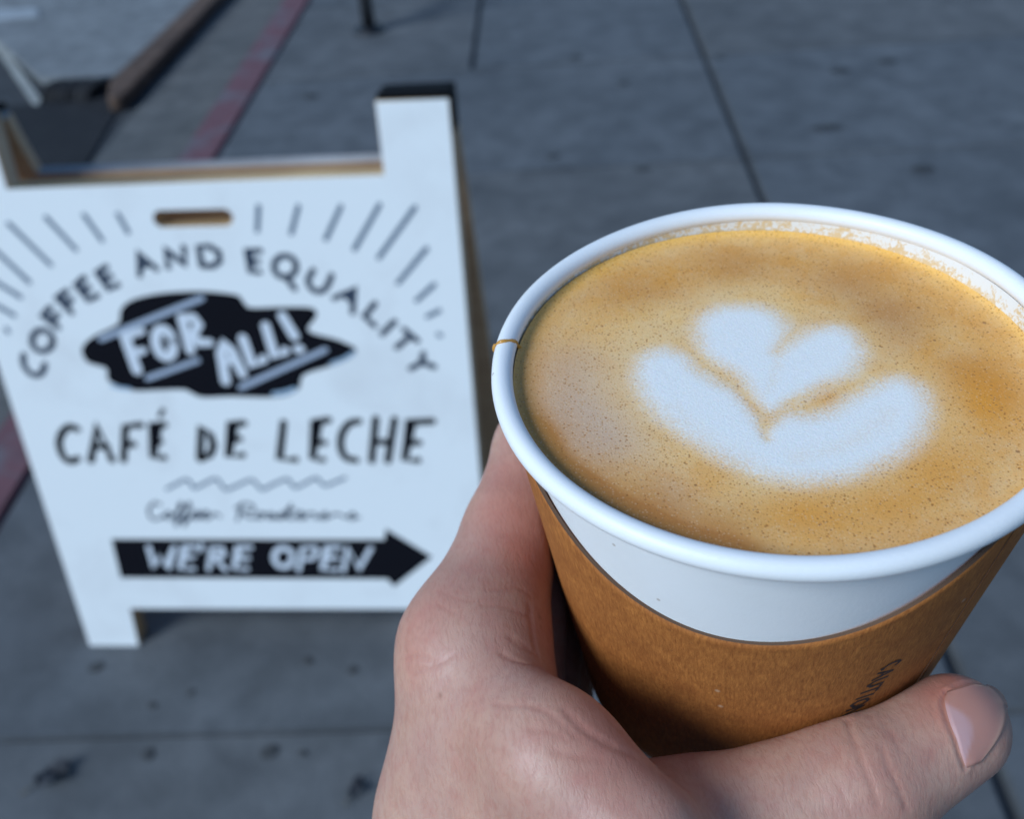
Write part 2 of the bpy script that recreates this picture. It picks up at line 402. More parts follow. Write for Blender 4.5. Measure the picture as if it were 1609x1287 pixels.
# ---- lettering: flat paint strokes on the board
class Paint:
    def __init__(s, z0): s.v = []; s.f = []; s.z = z0; s.k = 0; s.g = []
    def _z(s): s.k += 1; return s.z + (s.k % 9)*2.5e-5
    def stroke(s, pts, wpx, conv, smooth=False, taper=None):
        P = smooth_line(pts, 6) if smooth else np.array(pts, float)
        if len(P) == 1: P = np.vstack([P, P+[[.5, 0]]])
        q = np.array([uv(*conv(*p)) for p in P])
        mid = conv(*P[len(P)//2]); a = np.array(uv(*mid)); b = np.array(uv(mid[0]+1, mid[1]))
        wd = wpx*np.linalg.norm(b-a)/2
        z = s._z(); L, Rr = [], []
        for i in range(len(q)):
            d = q[min(i+1, len(q)-1)]-q[max(i-1, 0)]; d = d/(np.linalg.norm(d)+1e-12); n = np.array([-d[1], d[0]])
            if 0 < i < len(q)-1:
                d1 = q[i]-q[i-1]; d1 /= np.linalg.norm(d1)+1e-12; c = max(.55, abs(np.array([-d1[1], d1[0]])@n)); ww = wd/c
            else: ww = wd
            ww *= 1+.05*math.sin(i*2.3+s.k)
            L.append(q[i]+n*ww); Rr.append(q[i]-n*ww)
        def cap(c, d, w_):
            a0 = math.atan2(d[1], d[0]); return [c+w_*np.array([math.cos(a0+t), math.sin(a0+t)]) for t in np.linspace(-math.pi/2, math.pi/2, 9)[1:-1]]
        d0 = q[0]-q[1]; d1 = q[-1]-q[-2]
        i0 = len(s.v); f0 = len(s.f)
        for p in L+Rr: s.v.append((p[0], p[1], z))
        n = len(q)
        for i in range(n-1): s.f.append((i0+i, i0+n+i, i0+n+i+1, i0+i+1))
        for c, d, e1, e2 in ((q[0], d0, i0, i0+n), (q[-1], d1, i0+2*n-1, i0+n-1)):
            cp = cap(c, d/(np.linalg.norm(d)+1e-12), wd*.96); j = len(s.v)
            for p in cp: s.v.append((p[0], p[1], z))
            s.f.append((e1,)+tuple(range(j, j+len(cp)))+(e2,))
        t_ = np.linspace(0, 1, 8)[:, None]; dense = np.vstack([a_*(1-t_)+b_*t_ for a_, b_ in zip(q[:-1], q[1:])])
        s.g.append((f0, len(s.f), dense, wd))
    def ell(s, cx, cy, rx, ry, rot, wpx, conv):
        t = np.linspace(0, 2*math.pi, 25); c, sn = math.cos(R(rot)), math.sin(R(rot))
        s.stroke([(cx+rx*math.cos(a)*c-ry*math.sin(a)*sn, cy+rx*math.cos(a)*sn+ry*math.sin(a)*c) for a in t], wpx, conv)
    def fill(s, pts, conv, smooth=0):
        P = smooth_loop(pts, smooth) if smooth else pts
        q = [uv(*conv(*p)) for p in P]; i0 = len(s.v); z = s.z
        for p in q: s.v.append((p[0], p[1], z))
        s.g.append((len(s.f), len(s.f)+1, np.array(q), .001)); s.f.append(tuple(range(i0, i0+len(q))))
    def build(s, name, mat, reach=1.15):
        """strokes that touch make one letter or mark; each is an object of its own"""
        n = len(s.g); own = list(range(n))
        for i in range(n):
            for j in range(i):
                d = np.linalg.norm(s.g[i][2][:, None]-s.g[j][2][None], axis=2).min()
                if d < reach*max(s.g[i][3], s.g[j][3]) and own[i] != own[j]:
                    o_, n_ = own[i], own[j]; own = [n_ if q == o_ else q for q in own]
        for g in dict.fromkeys(own):
            fs = [f for i in range(n) if own[i] == g for f in s.f[s.g[i][0]:s.g[i][1]]]
            bm = bmesh.new(); mp = {}
            for f in fs:
                for v in f:
                    if v not in mp: mp[v] = bm.verts.new(s.v[v])
                try: bm.faces.new([mp[v] for v in f])
                except ValueError: pass
            bmesh.ops.triangulate(bm, faces=[f for f in bm.faces if len(f.verts) > 4], ngon_method='EAR_CLIP')
            for f in bm.faces:
                f.normal_update()
                if f.normal.z < 0: f.normal_flip()
            me = bpy.data.meshes.new(name); bm.to_mesh(me); bm.free()
            o = link(name, me, mat, front); o.matrix_local = Matrix.Translation((0, 0, TK/2))
def Z(x0, y0, sc): return lambda x, y: (x0+x/sc, y0+y/sc)
zA, zB, zC, zD, zE, zF = Z(0, 300, 4.022), Z(340, 300, 3.784), Z(120, 440, 3.498), Z(60, 630, 4.732), Z(380, 630, 4.732), Z(200, 700, 3.218)
ID = lambda x, y: (x, y)
p = Paint(.0004); w_ = 9.6                                   # COFFEE AND EQUALITY
for pts in ([(150, 1035), (147, 1085), (178, 1140), (225, 1165), (268, 1145), (284, 1095)],): p.stroke(pts, w_, zA, True)
p.ell(268, 945, 66, 68, 0, w_, zA)
for pts in ([(318, 735), (275, 785), (368, 862)], [(322, 822), (364, 780)], [(422, 630), (368, 672), (452, 768)], [(410, 718), (452, 684)],
            [(532, 546), (485, 592), (562, 690), (614, 658)], [(524, 640), (560, 605)], [(672, 478), (620, 512), (690, 620), (745, 590)], [(655, 565), (700, 535)],
            [(884, 532), (880, 398), (990, 492)], [(886, 482), (945, 455)], [(1065, 480), (1045, 375), (1172, 460), (1160, 355)],
            ): p.stroke(pts, w_, zA)
p.stroke([(1275, 470), (1255, 350), (1320, 348), (1382, 385), (1390, 440), (1345, 474), (1278, 472)], w_, zA)
for pts in ([(260, 355), (190, 355), (205, 480), (255, 480)], [(197, 418), (247, 418)], [(410, 505), (465, 580)], [(700, 637), (818, 585), (810, 722)], [(757, 612), (812, 660)],
            [(942, 668), (880, 745), (940, 800)], [(1060, 775), (985, 850)], [(1155, 860), (1072, 930)], [(1115, 822), (1195, 890)], [(1155, 1055), (1222, 1018), (1230, 965)], [(1222, 1018), (1295, 1045)]): p.stroke(pts, w_, zB)
p.ell(408, 448, 66, 64, 0, w_, zB)
p.stroke([(575, 470), (545, 530), (572, 585), (625, 596), (660, 560), (685, 500)], w_, zB, True)
p.build('letter', M_navy)
p = Paint(.0004)                                             # sun rays round the slogan
for pts in ([(55, 205), (320, 465)], [(290, 165), (480, 370)], [(530, 150), (645, 310)], [(745, 145), (810, 260)], [(-70, 335), (185, 575)], [(-60, 552), (130, 670)], [(-20, 722), (90, 785)], [(40, 872), (50, 888)]): p.stroke(pts, 7.5, zA)
for pts in ([(250, 90), (243, 235)], [(487, 90), (445, 250)], [(740, 90), (650, 285)], [(970, 80), (820, 345)], [(1180, 95), (965, 395)], [(1250, 340), (1080, 545)], [(1295, 555), (1190, 650)], [(1325, 710), (1255, 745)], [(1320, 852), (1332, 858)]): p.stroke(pts, 7.8, zB)
p.build('ray_mark', M_rays)
p = Paint(.0004)                                             # black blot
p.fill([(30, 390), (50, 345), (110, 300), (228, 240), (240, 180), (262, 138), (330, 100), (480, 70), (690, 60), (870, 78), (905, 100), (930, 135), (965, 152), (1120, 148), (1280, 150), (1322, 180), (1300, 225), (1272, 262), (1300, 292), (1430, 325), (1520, 365), (1538, 392), (1500, 430), (1420, 465), (1250, 520), (1228, 590), (1160, 632), (1050, 645), (860, 640), (700, 645), (640, 625), (590, 602), (450, 605), (320, 608), (225, 580), (172, 545), (168, 490), (120, 470), (60, 450)], zC, 3)
p.build('paint_blot', M_black)
p = Paint(.0009)
for pts, wd in (([(135, 322), (690, 98)], 9.5), ([(392, 538), (668, 440)], 9), ([(905, 588), (1368, 382)], 10)): p.stroke(pts, wd, zC)
p.build('underline_bar', M_bar)
p = Paint(.0009)
for pts, wd in (([(1085, 625), (1140, 618), (1200, 598)], 7), ([(1400, 458), (1470, 432), (1525, 398)], 5), ([(195, 580), (240, 592), (295, 598)], 5)): p.stroke(pts, wd, zC, True)
p.build('brush_mark', M_pale)
p = Paint(.0009)                                             # FOR ALL!
for pts, wd in (([(268, 305), (335, 495)], 14.5), ([(275, 305), (362, 278)], 10.5), ([(305, 402), (368, 386)], 11), ([(580, 205), (628, 385)], 13.5), ([(590, 205), (645, 205), (672, 240), (650, 288), (605, 300)], 12), ([(640, 300), (672, 340), (735, 342)], 11.5),
                ([(822, 555), (795, 395), (815, 352), (850, 385), (915, 515)], 13.5), ([(808, 450), (868, 435)], 10), ([(915, 318), (968, 468), (1030, 432)], 13), ([(1040, 250), (1092, 420), (1148, 388)], 13), ([(1132, 195), (1200, 308)], 13.5)): p.stroke(pts, wd*1.12, zC)
p.ell(485, 345, 46, 78, -14, 15.5, zC); p.stroke([(1215, 378), (1232, 378)], 14.5, zC)
p.build('letter', M_wht)
p = Paint(.0004); w_ = 11.6                                  # CAFE DE LECHE
for pts, sm in (([(290, 208), (232, 192), (176, 240), (156, 322), (186, 410), (240, 450), (293, 428)], 1), ([(392, 445), (440, 190), (550, 440)], 0), ([(418, 338), (512, 338)], 0), ([(635, 440), (648, 190), (765, 178)], 0), ([(640, 325), (708, 320)], 0),
                ([(938, 175), (870, 180), (855, 420), (935, 420)], 0), ([(862, 300), (908, 300)], 0), ([(1202, 430), (1212, 188), (1278, 250), (1305, 330), (1280, 398), (1204, 432)], 0), ([(1530, 165), (1445, 172), (1415, 415), (1520, 400)], 0), ([(1430, 290), (1498, 280)], 0)): p.stroke(pts, w_, zD, sm)
p.stroke([(905, 112), (928, 66)], 7, zD)
for pts, sm in (([(310, 160), (280, 430), (400, 435)], 0), ([(645, 140), (555, 155), (525, 430), (600, 435)], 0), ([(540, 305), (613, 310)], 0), ([(870, 150), (802, 165), (746, 240), (735, 340), (772, 420), (850, 440)], 1), ([(995, 130), (965, 445)], 0), ([(1135, 135), (1085, 445)], 0), ([(985, 305), (1108, 305)], 0), ([(1420, 150), (1255, 158), (1210, 440), (1310, 440)], 0), ([(1232, 310), (1318, 310)], 0)): p.stroke(pts, w_, zE, sm)
p.build('letter', M_black)
p = Paint(.0004); p.stroke([(200, 220), (245, 196), (295, 172), (318, 186), (340, 215), (390, 192), (445, 168), (470, 190), (500, 222), (560, 200), (622, 174), (650, 190), (682, 222), (740, 195), (805, 170), (825, 186), (850, 212), (900, 190), (952, 164), (975, 182), (1000, 202), (1050, 185), (1100, 163)], 5.2, zF, True); p.build('wavy_line', M_rays)
p = Paint(.0004)                                             # Coffee Roasters in script
for pts in ([(168, 300), (140, 288), (112, 315), (112, 352), (135, 374), (170, 366), (190, 350)], [(222, 350), (212, 336), (196, 345), (198, 366), (214, 370), (226, 354), (240, 350)],
            [(240, 352), (272, 315), (276, 292), (264, 296), (254, 350), (244, 404), (262, 380), (284, 350)], [(284, 352), (312, 315), (318, 292), (306, 296), (296, 350), (286, 404), (304, 380), (330, 350)],
            [(330, 356), (356, 350), (358, 334), (340, 336), (334, 360), (352, 372), (376, 356)], [(376, 356), (402, 350), (404, 334), (386, 336), (380, 360), (398, 372), (420, 362), (440, 344), (458, 352), (470, 362)],
            [(575, 305), (568, 340), (556, 378)], [(548, 318), (590, 292), (632, 302), (634, 328), (588, 342), (616, 364), (650, 366)], [(682, 345), (668, 340), (656, 356), (668, 370), (684, 360), (680, 342), (700, 350)],
            [(736, 344), (716, 342), (710, 362), (726, 370), (740, 346), (744, 370), (764, 358)], [(764, 358), (784, 338), (788, 366), (766, 372), (800, 362)], [(800, 362), (826, 300), (816, 362), (836, 370), (858, 356)], [(806, 326), (846, 322)],
            [(858, 358), (882, 350), (884, 336), (868, 338), (862, 362), (880, 372), (906, 358)], [(906, 370), (912, 344), (932, 342), (950, 346), (952, 368), (980, 358)], [(980, 358), (1002, 338), (1006, 366), (984, 372), (1024, 360), (1050, 346), (1076, 350), (1110, 364), (1140, 340), (1148, 366), (1124, 374), (1172, 362)]): p.stroke(pts, 4.1, zF, True)
p.build('script_letter', M_navy)
p = Paint(.0004); p.fill([(175, 847), (604, 848), (606, 831), (679, 875), (619, 922), (609, 910), (190, 908)], ID); p.build('arrow', M_black)
p = Paint(.0009); w_ = 7.6                                   # WE'RE OPEN
for pts in ([(108, 512), (138, 618), (166, 562), (200, 618), (238, 514)], [(345, 512), (290, 514), (268, 622), (335, 622)], [(282, 566), (334, 562)], [(376, 502), (370, 528)], [(412, 625), (428, 518), (482, 518), (490, 548), (424, 572)], [(448, 572), (500, 628)],
            [(625, 514), (562, 516), (542, 622), (606, 622)], [(552, 570), (612, 568)], [(866, 630), (886, 518), (955, 516), (962, 540), (940, 570), (882, 574)], [(1075, 514), (1012, 516), (988, 626), (1060, 626)], [(1000, 570), (1060, 566)], [(1092, 632), (1116, 518), (1172, 622), (1232, 518)]): p.stroke(pts, w_, zF)
p.ell(790, 565, 46, 48, 0, 9.2, zF)
p.build('letter', M_wht)

# ------------------------------------------------------------------ the paper cup
CC = np.array([41.1036, 8.92685, 160.55907])                 # rim centre, mm in front of the lens
CN = np.array([-.10082547, .75127844, -.6522384]); EX = np.array([.99490413, .07613598, -.06609907]); EY = np.array([0, .655579143, .755126471])
HC, RT, RB = 107.0, 42.1, 26.3
SH = .026
def cup_r(s): return RT+(RT-RB)/HC*s                          # outer wall radius, s = 0 at the rim, minus below
o3 = cam2w(CC-HC*CN)[0]
def dirw(v): return v[0]*CR+v[1]*CU+v[2]*CF
ux, uz = dirw(EX), dirw(CN); uy = np.cross(uz, ux)
MC = frame_mat(ux, uy, uz, o3)
cup = empty('coffee_cup', MC); tag(cup, 'white paper cup of latte in a brown cardboard sleeve held in the hand', 'coffee cup')
mm = .001
def paper():
    m = Mat('white_paper', .42, spec=.4); v = m.obj()
    n = m.noise(v, 1400, 3, .6); n2 = m.noise(v, 60, 4, .6)
    c = m.mix(m.ramp(n2, [(.4, 0.), (.7, .5)]), (.80, .79, .775, 1), (.74, .725, .70, 1))
    spk = m.voro(v, 160).outputs['Distance']
    c = m.mix(m.ramp(spk, [(.035, .6), (.06, 0.)]), c, (.35, .27, .2, 1))
    m.base(c); m.bump(n, .10, .0003)
    m.b.inputs['Subsurface Weight'].default_value = .08; m.b.inputs['Subsurface Radius'].default_value = (1, .9, .8); m.b.inputs['Subsurface Scale'].default_value = .001
    return m.m
M_paper = paper()
def inner_paper():                                           # coffee film splashed on the inside wall
    m = Mat('coffee_splashed_paper', .35, spec=.5); tc = m.n('TexCoord').outputs['Object']
    at = m.attr('film')
    n = m.noise(tc, 1250, 5, .66, .8); n2 = m.noise(tc, 200, 3, .6)
    k = m.math('ADD', m.math('MULTIPLY', n, .65), m.math('MULTIPLY', n2, .35))
    th = m.math('SUBTRACT', 1.0, at)
    f = m.math('MULTIPLY', m.math('SUBTRACT', k, m.math('MULTIPLY_ADD', th, .24, .445)), 18, clamp=True)
    n3 = m.noise(tc, 90, 3)
    col = m.mix(n3, (.70, .52, .27, 1), (.60, .38, .12, 1))
    c = m.mix(m.math('MULTIPLY', f, .85), m.mix(m.math('MULTIPLY', at, .35), (.74, .725, .70, 1), (.74, .66, .53, 1)), col)
    m.base(c); return m.m
M_innerp = inner_paper()
# outer wall
nseg = 160
prof = [(RB-.8, 4.0), (RB-.3, 0.0), (RB, .0)] + [(RB+(RT-RB)*t, HC*t) for t in np.linspace(.01, .985, 24)]
vs, fs = lathe([(a*mm, b*mm) for a, b in prof], nseg); vs = [(x+SH*(z-HC*mm), y, z) for x, y, z in vs]; mesh('cup_wall', vs, fs, M_paper, cup, True)
vs, fs = lathe([(.0001, 6*mm), ((RB-.6)*mm, 6*mm)], 64); vs = [(x+SH*(z-HC*mm), y, z) for x, y, z in vs]; mesh('cup_base', vs, fs, M_paper, cup, True)
# rolled rim
RC, rr = 43.1, 1.62
prof = [((RC+rr*math.cos(t)*(1.0 if math.cos(t) > 0 else 1.1))*mm, (HC-.55+rr*1.05*math.sin(t))*mm) for t in np.linspace(0, 2*math.pi, 20, endpoint=False)]
vs, fs = lathe(prof, 200, True); 
vs = [(x*(1+.0016*math.sin(3*math.atan2(y, x)+1)), y*(1+.0016*math.sin(3*math.atan2(y, x)+1)), z+.00012*math.sin(5*math.atan2(y, x))) for x, y, z in vs]
mesh('rim', vs, fs, M_paper, cup, True)
# inner wall with film attribute
def level(x, y): return -3.7-.036*x                  # coffee level (mm from the rim plane)
ni, na = 40, 320; vs, fs, film = [], [], []
for i in range(ni+1):
    s = -1.5-22*i/ni; r_ = cup_r(s)-.2
    for k in range(na):
        a = 2*math.pi*k/na; x, y = r_*math.cos(a), r_*math.sin(a); vs.append((x*mm, y*mm, (HC+s)*mm))
        d = s-level(x, y)
        wob = 1.0+.35*math.sin(3*a+.6)+.25*math.sin(7*a+2)
        hgt = 2.8+2.2*max(0, math.sin(a))*1.1+.4*math.sin(9*a)+1.1*max(0, math.cos(a))
        film.append(max(0., min(1., 1.06-d/max(hgt, .5)*.75)) if d < hgt*1.4 else 0.)
for i in range(ni):
    for k in range(na): l = (k+1) % na; fs.append((i*na+k, i*na+na+k, i*na+na+l, i*na+l))
o = mesh('inner_wall', vs, fs, M_innerp, cup, True); at = o.data.attributes.new('film', 'FLOAT', 'POINT'); at.data.foreach_set('value', film)

# coffee surface with latte art: the pattern is foam lying in the crema (pigment mask per vertex)
def to_cup(px, py):
    """photo point -> cup-local xy (mm) on the coffee surface"""
    d = np.array([(px-CX)/F, -(py-CY)/F, 1.0])
    n = CN+.036*EX; p0 = CC-3.7*CN
    t = (p0@n)/(d@n); q = d*t-CC; return np.array([q@EX, q@EY])
zL = Z(960, 460, 2.98)
white1 = [(430, 190), (450, 120), (540, 85), (650, 80), (740, 105), (790, 160), (770, 240), (760, 290), (850, 250), (960, 190), (1060, 180), (1130, 230), (1140, 300), (1080, 370), (960, 430), (850, 490), (760, 540), (700, 500), (640, 400), (560, 340), (470, 290)]
white2 = [(150, 400), (170, 320), (240, 285), (330, 310), (380, 370), (480, 430), (560, 470), (620, 530), (680, 610), (720, 650), (760, 630), (830, 590), (950, 595), (1060, 570), (1160, 500), (1260, 450), (1350, 420), (1430, 470), (1450, 560), (1410, 670), (1320, 745), (1200, 800), (1050, 850), (860, 860), (700, 830), (560, 770), (420, 690), (290, 600), (190, 500)]
W1 = np.array([to_cup(*zL(*p)) for p in smooth_loop(white1, 5)]); W2 = np.array([to_cup(*zL(*p)) for p in smooth_loop(white2, 5)])
def poly_sd(P, poly):
    a = poly; b = np.roll(poly, -1, 0); d = np.full(len(P), 1e9); ins = np.zeros(len(P), bool)
    for i in range(len(a)):
        e = b[i]-a[i]; v = P-a[i]; t = np.clip((v@e)/(e@e), 0, 1); d = np.minimum(d, np.linalg.norm(v-t[:, None]*e, axis=1))
        c = (a[i][1] > P[:, 1]) != (b[i][1] > P[:, 1])
        with np.errstate(divide='ignore', invalid='ignore'):
            xx = (b[i][0]-a[i][0])*(P[:, 1]-a[i][1])/(b[i][1]-a[i][1]+1e-12)+a[i][0]
        ins ^= c & (P[:, 0] < xx)
    return np.where(ins, -d, d)
nr, nk = 150, 420; Pc = [(0, 0)]; 
for i in range(1, nr+1):
    for k in range(nk): a = 2*math.pi*k/nk; Pc.append((math.cos(a)*i/nr, math.sin(a)*i/nr))
Pc = np.array(Pc); rl = cup_r(-3.8)-.22; Pc = Pc*rl
sd1, sd2 = poly_sd(Pc, W1), poly_sd(Pc, W2)
sd_ = np.minimum(sd1, sd2)
foam = np.clip(.5-(sd_-.95)/6.2, 0, 1); foam = foam*foam*(3-2*foam)
def seam(pts, wd, amt):                                       # thin crema lines left between the poured layers
    L = np.array([to_cup(*q) for q in smooth_line(pts, 6)]); t_ = np.linspace(0, 1, 10)[:, None]
    D = np.full(len(Pc), 1e9)
    for a, b in zip(L[:-1], L[1:]):
        e = b-a; t = np.clip(((Pc-a)@e)/(e@e), 0, 1); D = np.minimum(D, np.linalg.norm(Pc-a-t[:, None]*e, axis=1))
    return 1-amt*np.exp(-(D/wd)**2)
foam *= seam([(1228, 540), (1222, 575), (1208, 615)], .9, .13)*seam([(1090, 555), (1140, 595), (1190, 645), (1205, 690)], .9, .55)*seam([(1200, 670), (1240, 635), (1300, 605)], 1.0, .45)*seam([(1060, 640), (1120, 690), (1190, 725)], 1.3, .10)*seam([(1250, 720), (1330, 700), (1400, 650)], 1.4, .10)
halo = np.clip(1-np.maximum(sd_-1.5, 0)/8.0, 0, 1)**1.5
def gauss(cx, cy, r): c = to_cup(cx, cy); return np.exp(-((Pc-c)**2).sum(1)/(r*r))
ang = np.arctan2(Pc[:, 1], Pc[:, 0]); rn = np.linalg.norm(Pc, axis=1)/rl
ring = np.exp(-((rn-.80-.05*np.sin(2*ang+1))/.13)**2)           # darker crema pushed out to the wall by the pour
swirl = .5+.5*np.sin(3.1*ang+9*rn+1.2*np.sin(2*ang+4*rn)); swirl2 = .5+.5*np.sin(5*ang-14*rn+1.7*np.sin(3*ang))
amber = gauss(1300, 625, 2.4)*1.1+gauss(1260, 800, 5)*1.0+gauss(1520, 610, 8)*.85+gauss(1450, 700, 7)*.5+gauss(1540, 640, 3)*.4+gauss(1450, 730, 5)*.8+gauss(1120, 750, 3.5)*.7+gauss(1180, 640, 1.3)*.6+gauss(1380, 790, 6)*.8+.40*ring*(.65+.35*swirl)*(Pc[:, 1] > -60)*np.clip(.7+.6*np.sin(ang+.3), 0, 1)
mauve = gauss(890, 640, 8)*1.0+gauss(940, 700, 7)*.9+gauss(890, 570, 7)*.7+gauss(1060, 780, 5)*.5+.22*swirl2*(1-ring)
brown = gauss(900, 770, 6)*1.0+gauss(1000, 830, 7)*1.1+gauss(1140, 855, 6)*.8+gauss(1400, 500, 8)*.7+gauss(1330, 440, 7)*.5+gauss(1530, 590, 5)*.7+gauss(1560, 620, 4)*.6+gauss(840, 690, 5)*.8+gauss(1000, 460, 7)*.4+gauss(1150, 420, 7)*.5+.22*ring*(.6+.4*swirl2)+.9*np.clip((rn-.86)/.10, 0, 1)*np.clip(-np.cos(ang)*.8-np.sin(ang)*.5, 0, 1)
zz = level(Pc[:, 0], Pc[:, 1]); rad = np.linalg.norm(Pc, axis=1); zz = zz+np.clip((rad-(rl-1.6))/1.6, 0, 1)**2*.55+foam*.12
vs = np.column_stack([Pc[:, 0]*mm, Pc[:, 1]*mm, (HC+zz)*mm])
fs = [(0, 1+k, 1+(k+1) % nk) for k in range(nk)]
for i in range(nr-1):
    b0, b1 = 1+i*nk, 1+(i+1)*nk
    fs += [(b0+k, b1+k, b1+(k+1) % nk, b0+(k+1) % nk) for k in range(nk)]
def coffee_mat():
    m = Mat('latte_foam', .45, spec=.26); tc = m.n('TexCoord').outputs['Object']
    fo, am, ma, br, ed = m.attr('foam'), m.attr('amber'), m.attr('mauve'), m.attr('brown'), m.attr('edge')
    big = m.noise(tc, 48, 5, .62, 1.1); mid = m.noise(tc, 260, 4, .6, .5); grain = m.noise(tc, 2600, 2, .6)
    c = m.mix(m.ramp(big, [(.38, 0.), (.62, 1.)]), (.86, .52, .17, 1), (.76, .39, .09, 1))
    c = m.mix(m.ramp(mid, [(.4, 0.), (.75, .6)]), c, (.84, .60, .30, 1))
    c = m.mix(m.math('MULTIPLY', ma, .9, clamp=True), c, (.62, .44, .29, 1))
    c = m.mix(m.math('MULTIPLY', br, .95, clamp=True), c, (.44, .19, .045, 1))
    c = m.mix(m.math('MULTIPLY', am, .85, clamp=True), c, (.70, .30, .03, 1))
    c = m.mix(m.math('MULTIPLY', ed, .85, clamp=True), c, (.80, .46, .09, 1))
    c = m.mix(m.math('MULTIPLY', m.attr('halo'), .45, clamp=True), c, (.86, .60, .27, 1))
    # tiny bubbles
    def bub(scale, lo, hi, amt, col, c, seed=0.0, dens=.5):
        mp = m.n('Mapping'); mp.inputs['Location'].default_value = (seed, seed*.7, 0); m.l(tc, mp.inputs['Vector'])
        v = m.voro(mp.outputs[0], scale); sz = m.n('SeparateColor'); m.l(v.outputs['Color'], sz.inputs[0])
        pick = m.math('GREATER_THAN', sz.outputs[0], dens)
        thr = m.math('MULTIPLY_ADD', sz.outputs[1], hi-lo, lo)
        dd = m.math('SUBTRACT', 1.0, m.math('DIVIDE', v.outputs['Distance'], thr), clamp=True)
        f = m.math('MULTIPLY', m.math('MULTIPLY', m.math('MULTIPLY', dd, 2.2, clamp=True), pick), amt)
        f = m.math('MULTIPLY', f, m.math('MULTIPLY_ADD', fo, -.80, 1.0))
        return m.mix(f, c, col), f
    c, f0 = bub(2500, .2, .5, .60, (.50, .24, .05, 1), c, 9.3, .25)
    c, f1 = bub(1800, .15, .44, .68, (.38, .16, .03, 1), c, 1.3, .45)
    c, f2 = bub(1150, .10, .32, .75, (.33, .13, .022, 1), c, 4.1, .68)
    c, f3 = bub(330, .05, .15, .7, (.25, .10, .025, 1), c, 7.7, .80)
    c, f4 = bub(2400, .2, .55, .22, (.84, .66, .42, 1), c, 2.2, .5)
    # white foam with a grainy, speckled border
    k = m.math('ADD', fo, m.math('MULTIPLY', m.math('SUBTRACT', grain, .5), m.math('MULTIPLY', m.math('MULTIPLY', fo, m.math('SUBTRACT', 1.0, fo)), 5.0)))
    k = m.math('ADD', k, m.math('MULTIPLY', m.math('SUBTRACT', mid, .5), m.math('MULTIPLY', m.math('MULTIPLY', fo, m.math('SUBTRACT', 1.0, fo)), 2.0)), clamp=True)
    wht = m.mix(m.ramp(grain, [(.3, 0.), (.7, 1.)]), (.79, .755, .69, 1), (.87, .835, .77, 1))
    c = m.mix(k, c, wht)
    m.base(c); h = m.math('SUBTRACT', grain, m.math('ADD', f1, m.math('ADD', f2, m.math('MULTIPLY', f3, 1.5)))); m.bump(h, .35, .0002)
    m.b.inputs['Subsurface Weight'].default_value = .12; m.b.inputs['Subsurface Radius'].default_value = (1, .6, .3); m.b.inputs['Subsurface Scale'].default_value = .0012
    return m.m
cof = mesh('coffee', vs, fs, coffee_mat(), cup, True)
edge = np.clip((rad-(rl-4.5))/4.5, 0, 1)**1.3*(.65+.35*np.sin(np.arctan2(Pc[:, 1], Pc[:, 0])))
for nme, arr in (('foam', foam), ('amber', amber), ('mauve', mauve), ('brown', brown), ('edge', edge), ('halo', halo)):
    a = cof.data.attributes.new(nme, 'FLOAT', 'POINT'); a.data.foreach_set('value', np.clip(arr, 0, 1.2).astype(np.float32))
# dribble of coffee over the rim on the left
ph0 = R(171.0); pts = []
for t in np.linspace(-.45, 1, 22):
    a = ph0+R(-7)*max(0, t)*1.0
    if t <= .35:
        th = math.pi*(t+.45)/.8*1.05-.25; r_, z_ = RC+(rr+.12)*math.cos(th), HC-.55+(rr*1.05+.12)*math.sin(th)
    else:
        k = (t-.35)/.65; r_, z_ = cup_r(-2-5.2*k)-.35, HC-.55-5.6*k
    pts.append((r_*math.cos(a)*mm, r_*math.sin(a)*mm, z_*mm))
m = Mat('coffee_dribble', .2, (.52, .26, .04, 1)).m
tube('coffee_dribble', pts, [.00022+.00016*abs(math.sin(i*.8)) for i in range(len(pts))], m, cup, 10)

# cardboard sleeve
def kraft():
    m = Mat('kraft_card', .72, spec=.25); tc = m.n('TexCoord').outputs['Object']
    def fib(rot, sc):
        mp = m.n('Mapping'); mp.inputs['Rotation'].default_value = rot; mp.inputs['Scale'].default_value = (1, 1, .16); m.l(tc, mp.inputs['Vector']); return m.noise(mp.outputs[0], sc, 4, .65, .5)
    g1, g2, g3 = fib((R(30), 0, 0), 2300), fib((R(-40), R(20), 0), 2600), fib((R(80), R(-15), 0), 2000)
    f1 = m.math('ADD', m.math('MULTIPLY', g1, .36), m.math('ADD', m.math('MULTIPLY', g2, .34), m.math('MULTIPLY', g3, .30)))
    f2 = m.noise(tc, 75, 5, .65, .8); f3 = m.noise(tc, 2500, 2)
    c = m.mix(m.ramp(f1, [(.36, 0.), (.64, 1.)]), (.22, .073, .014, 1), (.50, .195, .040, 1))
    f5 = m.noise(tc, 240, 5, .65, 1.0); c = m.mix(m.ramp(f5, [(.40, 0.), (.70, .4)]), c, (.22, .07, .014, 1)); c = m.mix(m.ramp(f2, [(.42, 0.), (.70, .45)]), c, (.21, .065, .013, 1))
    sp = m.voro(tc, 230).outputs['Distance']; c = m.mix(m.ramp(sp, [(.05, .45), (.09, 0.)]), c, (.17, .065, .02, 1))
    fl = m.voro(tc, 62).outputs['Distance']; c = m.mix(m.ramp(fl, [(.015, .45), (.035, 0.)]), c, (.62, .45, .30, 1))
    m.base(c); m.bump(m.math('ADD', f1, m.math('ADD', m.math('MULTIPLY', f3, .2), m.math('MULTIPLY', f2, 1.2))), .38, .0005); return m.m
M_kraft = kraft()
M_cut = Mat('kraft_cut_edge', .8, (.10, .055, .03, 1)).m
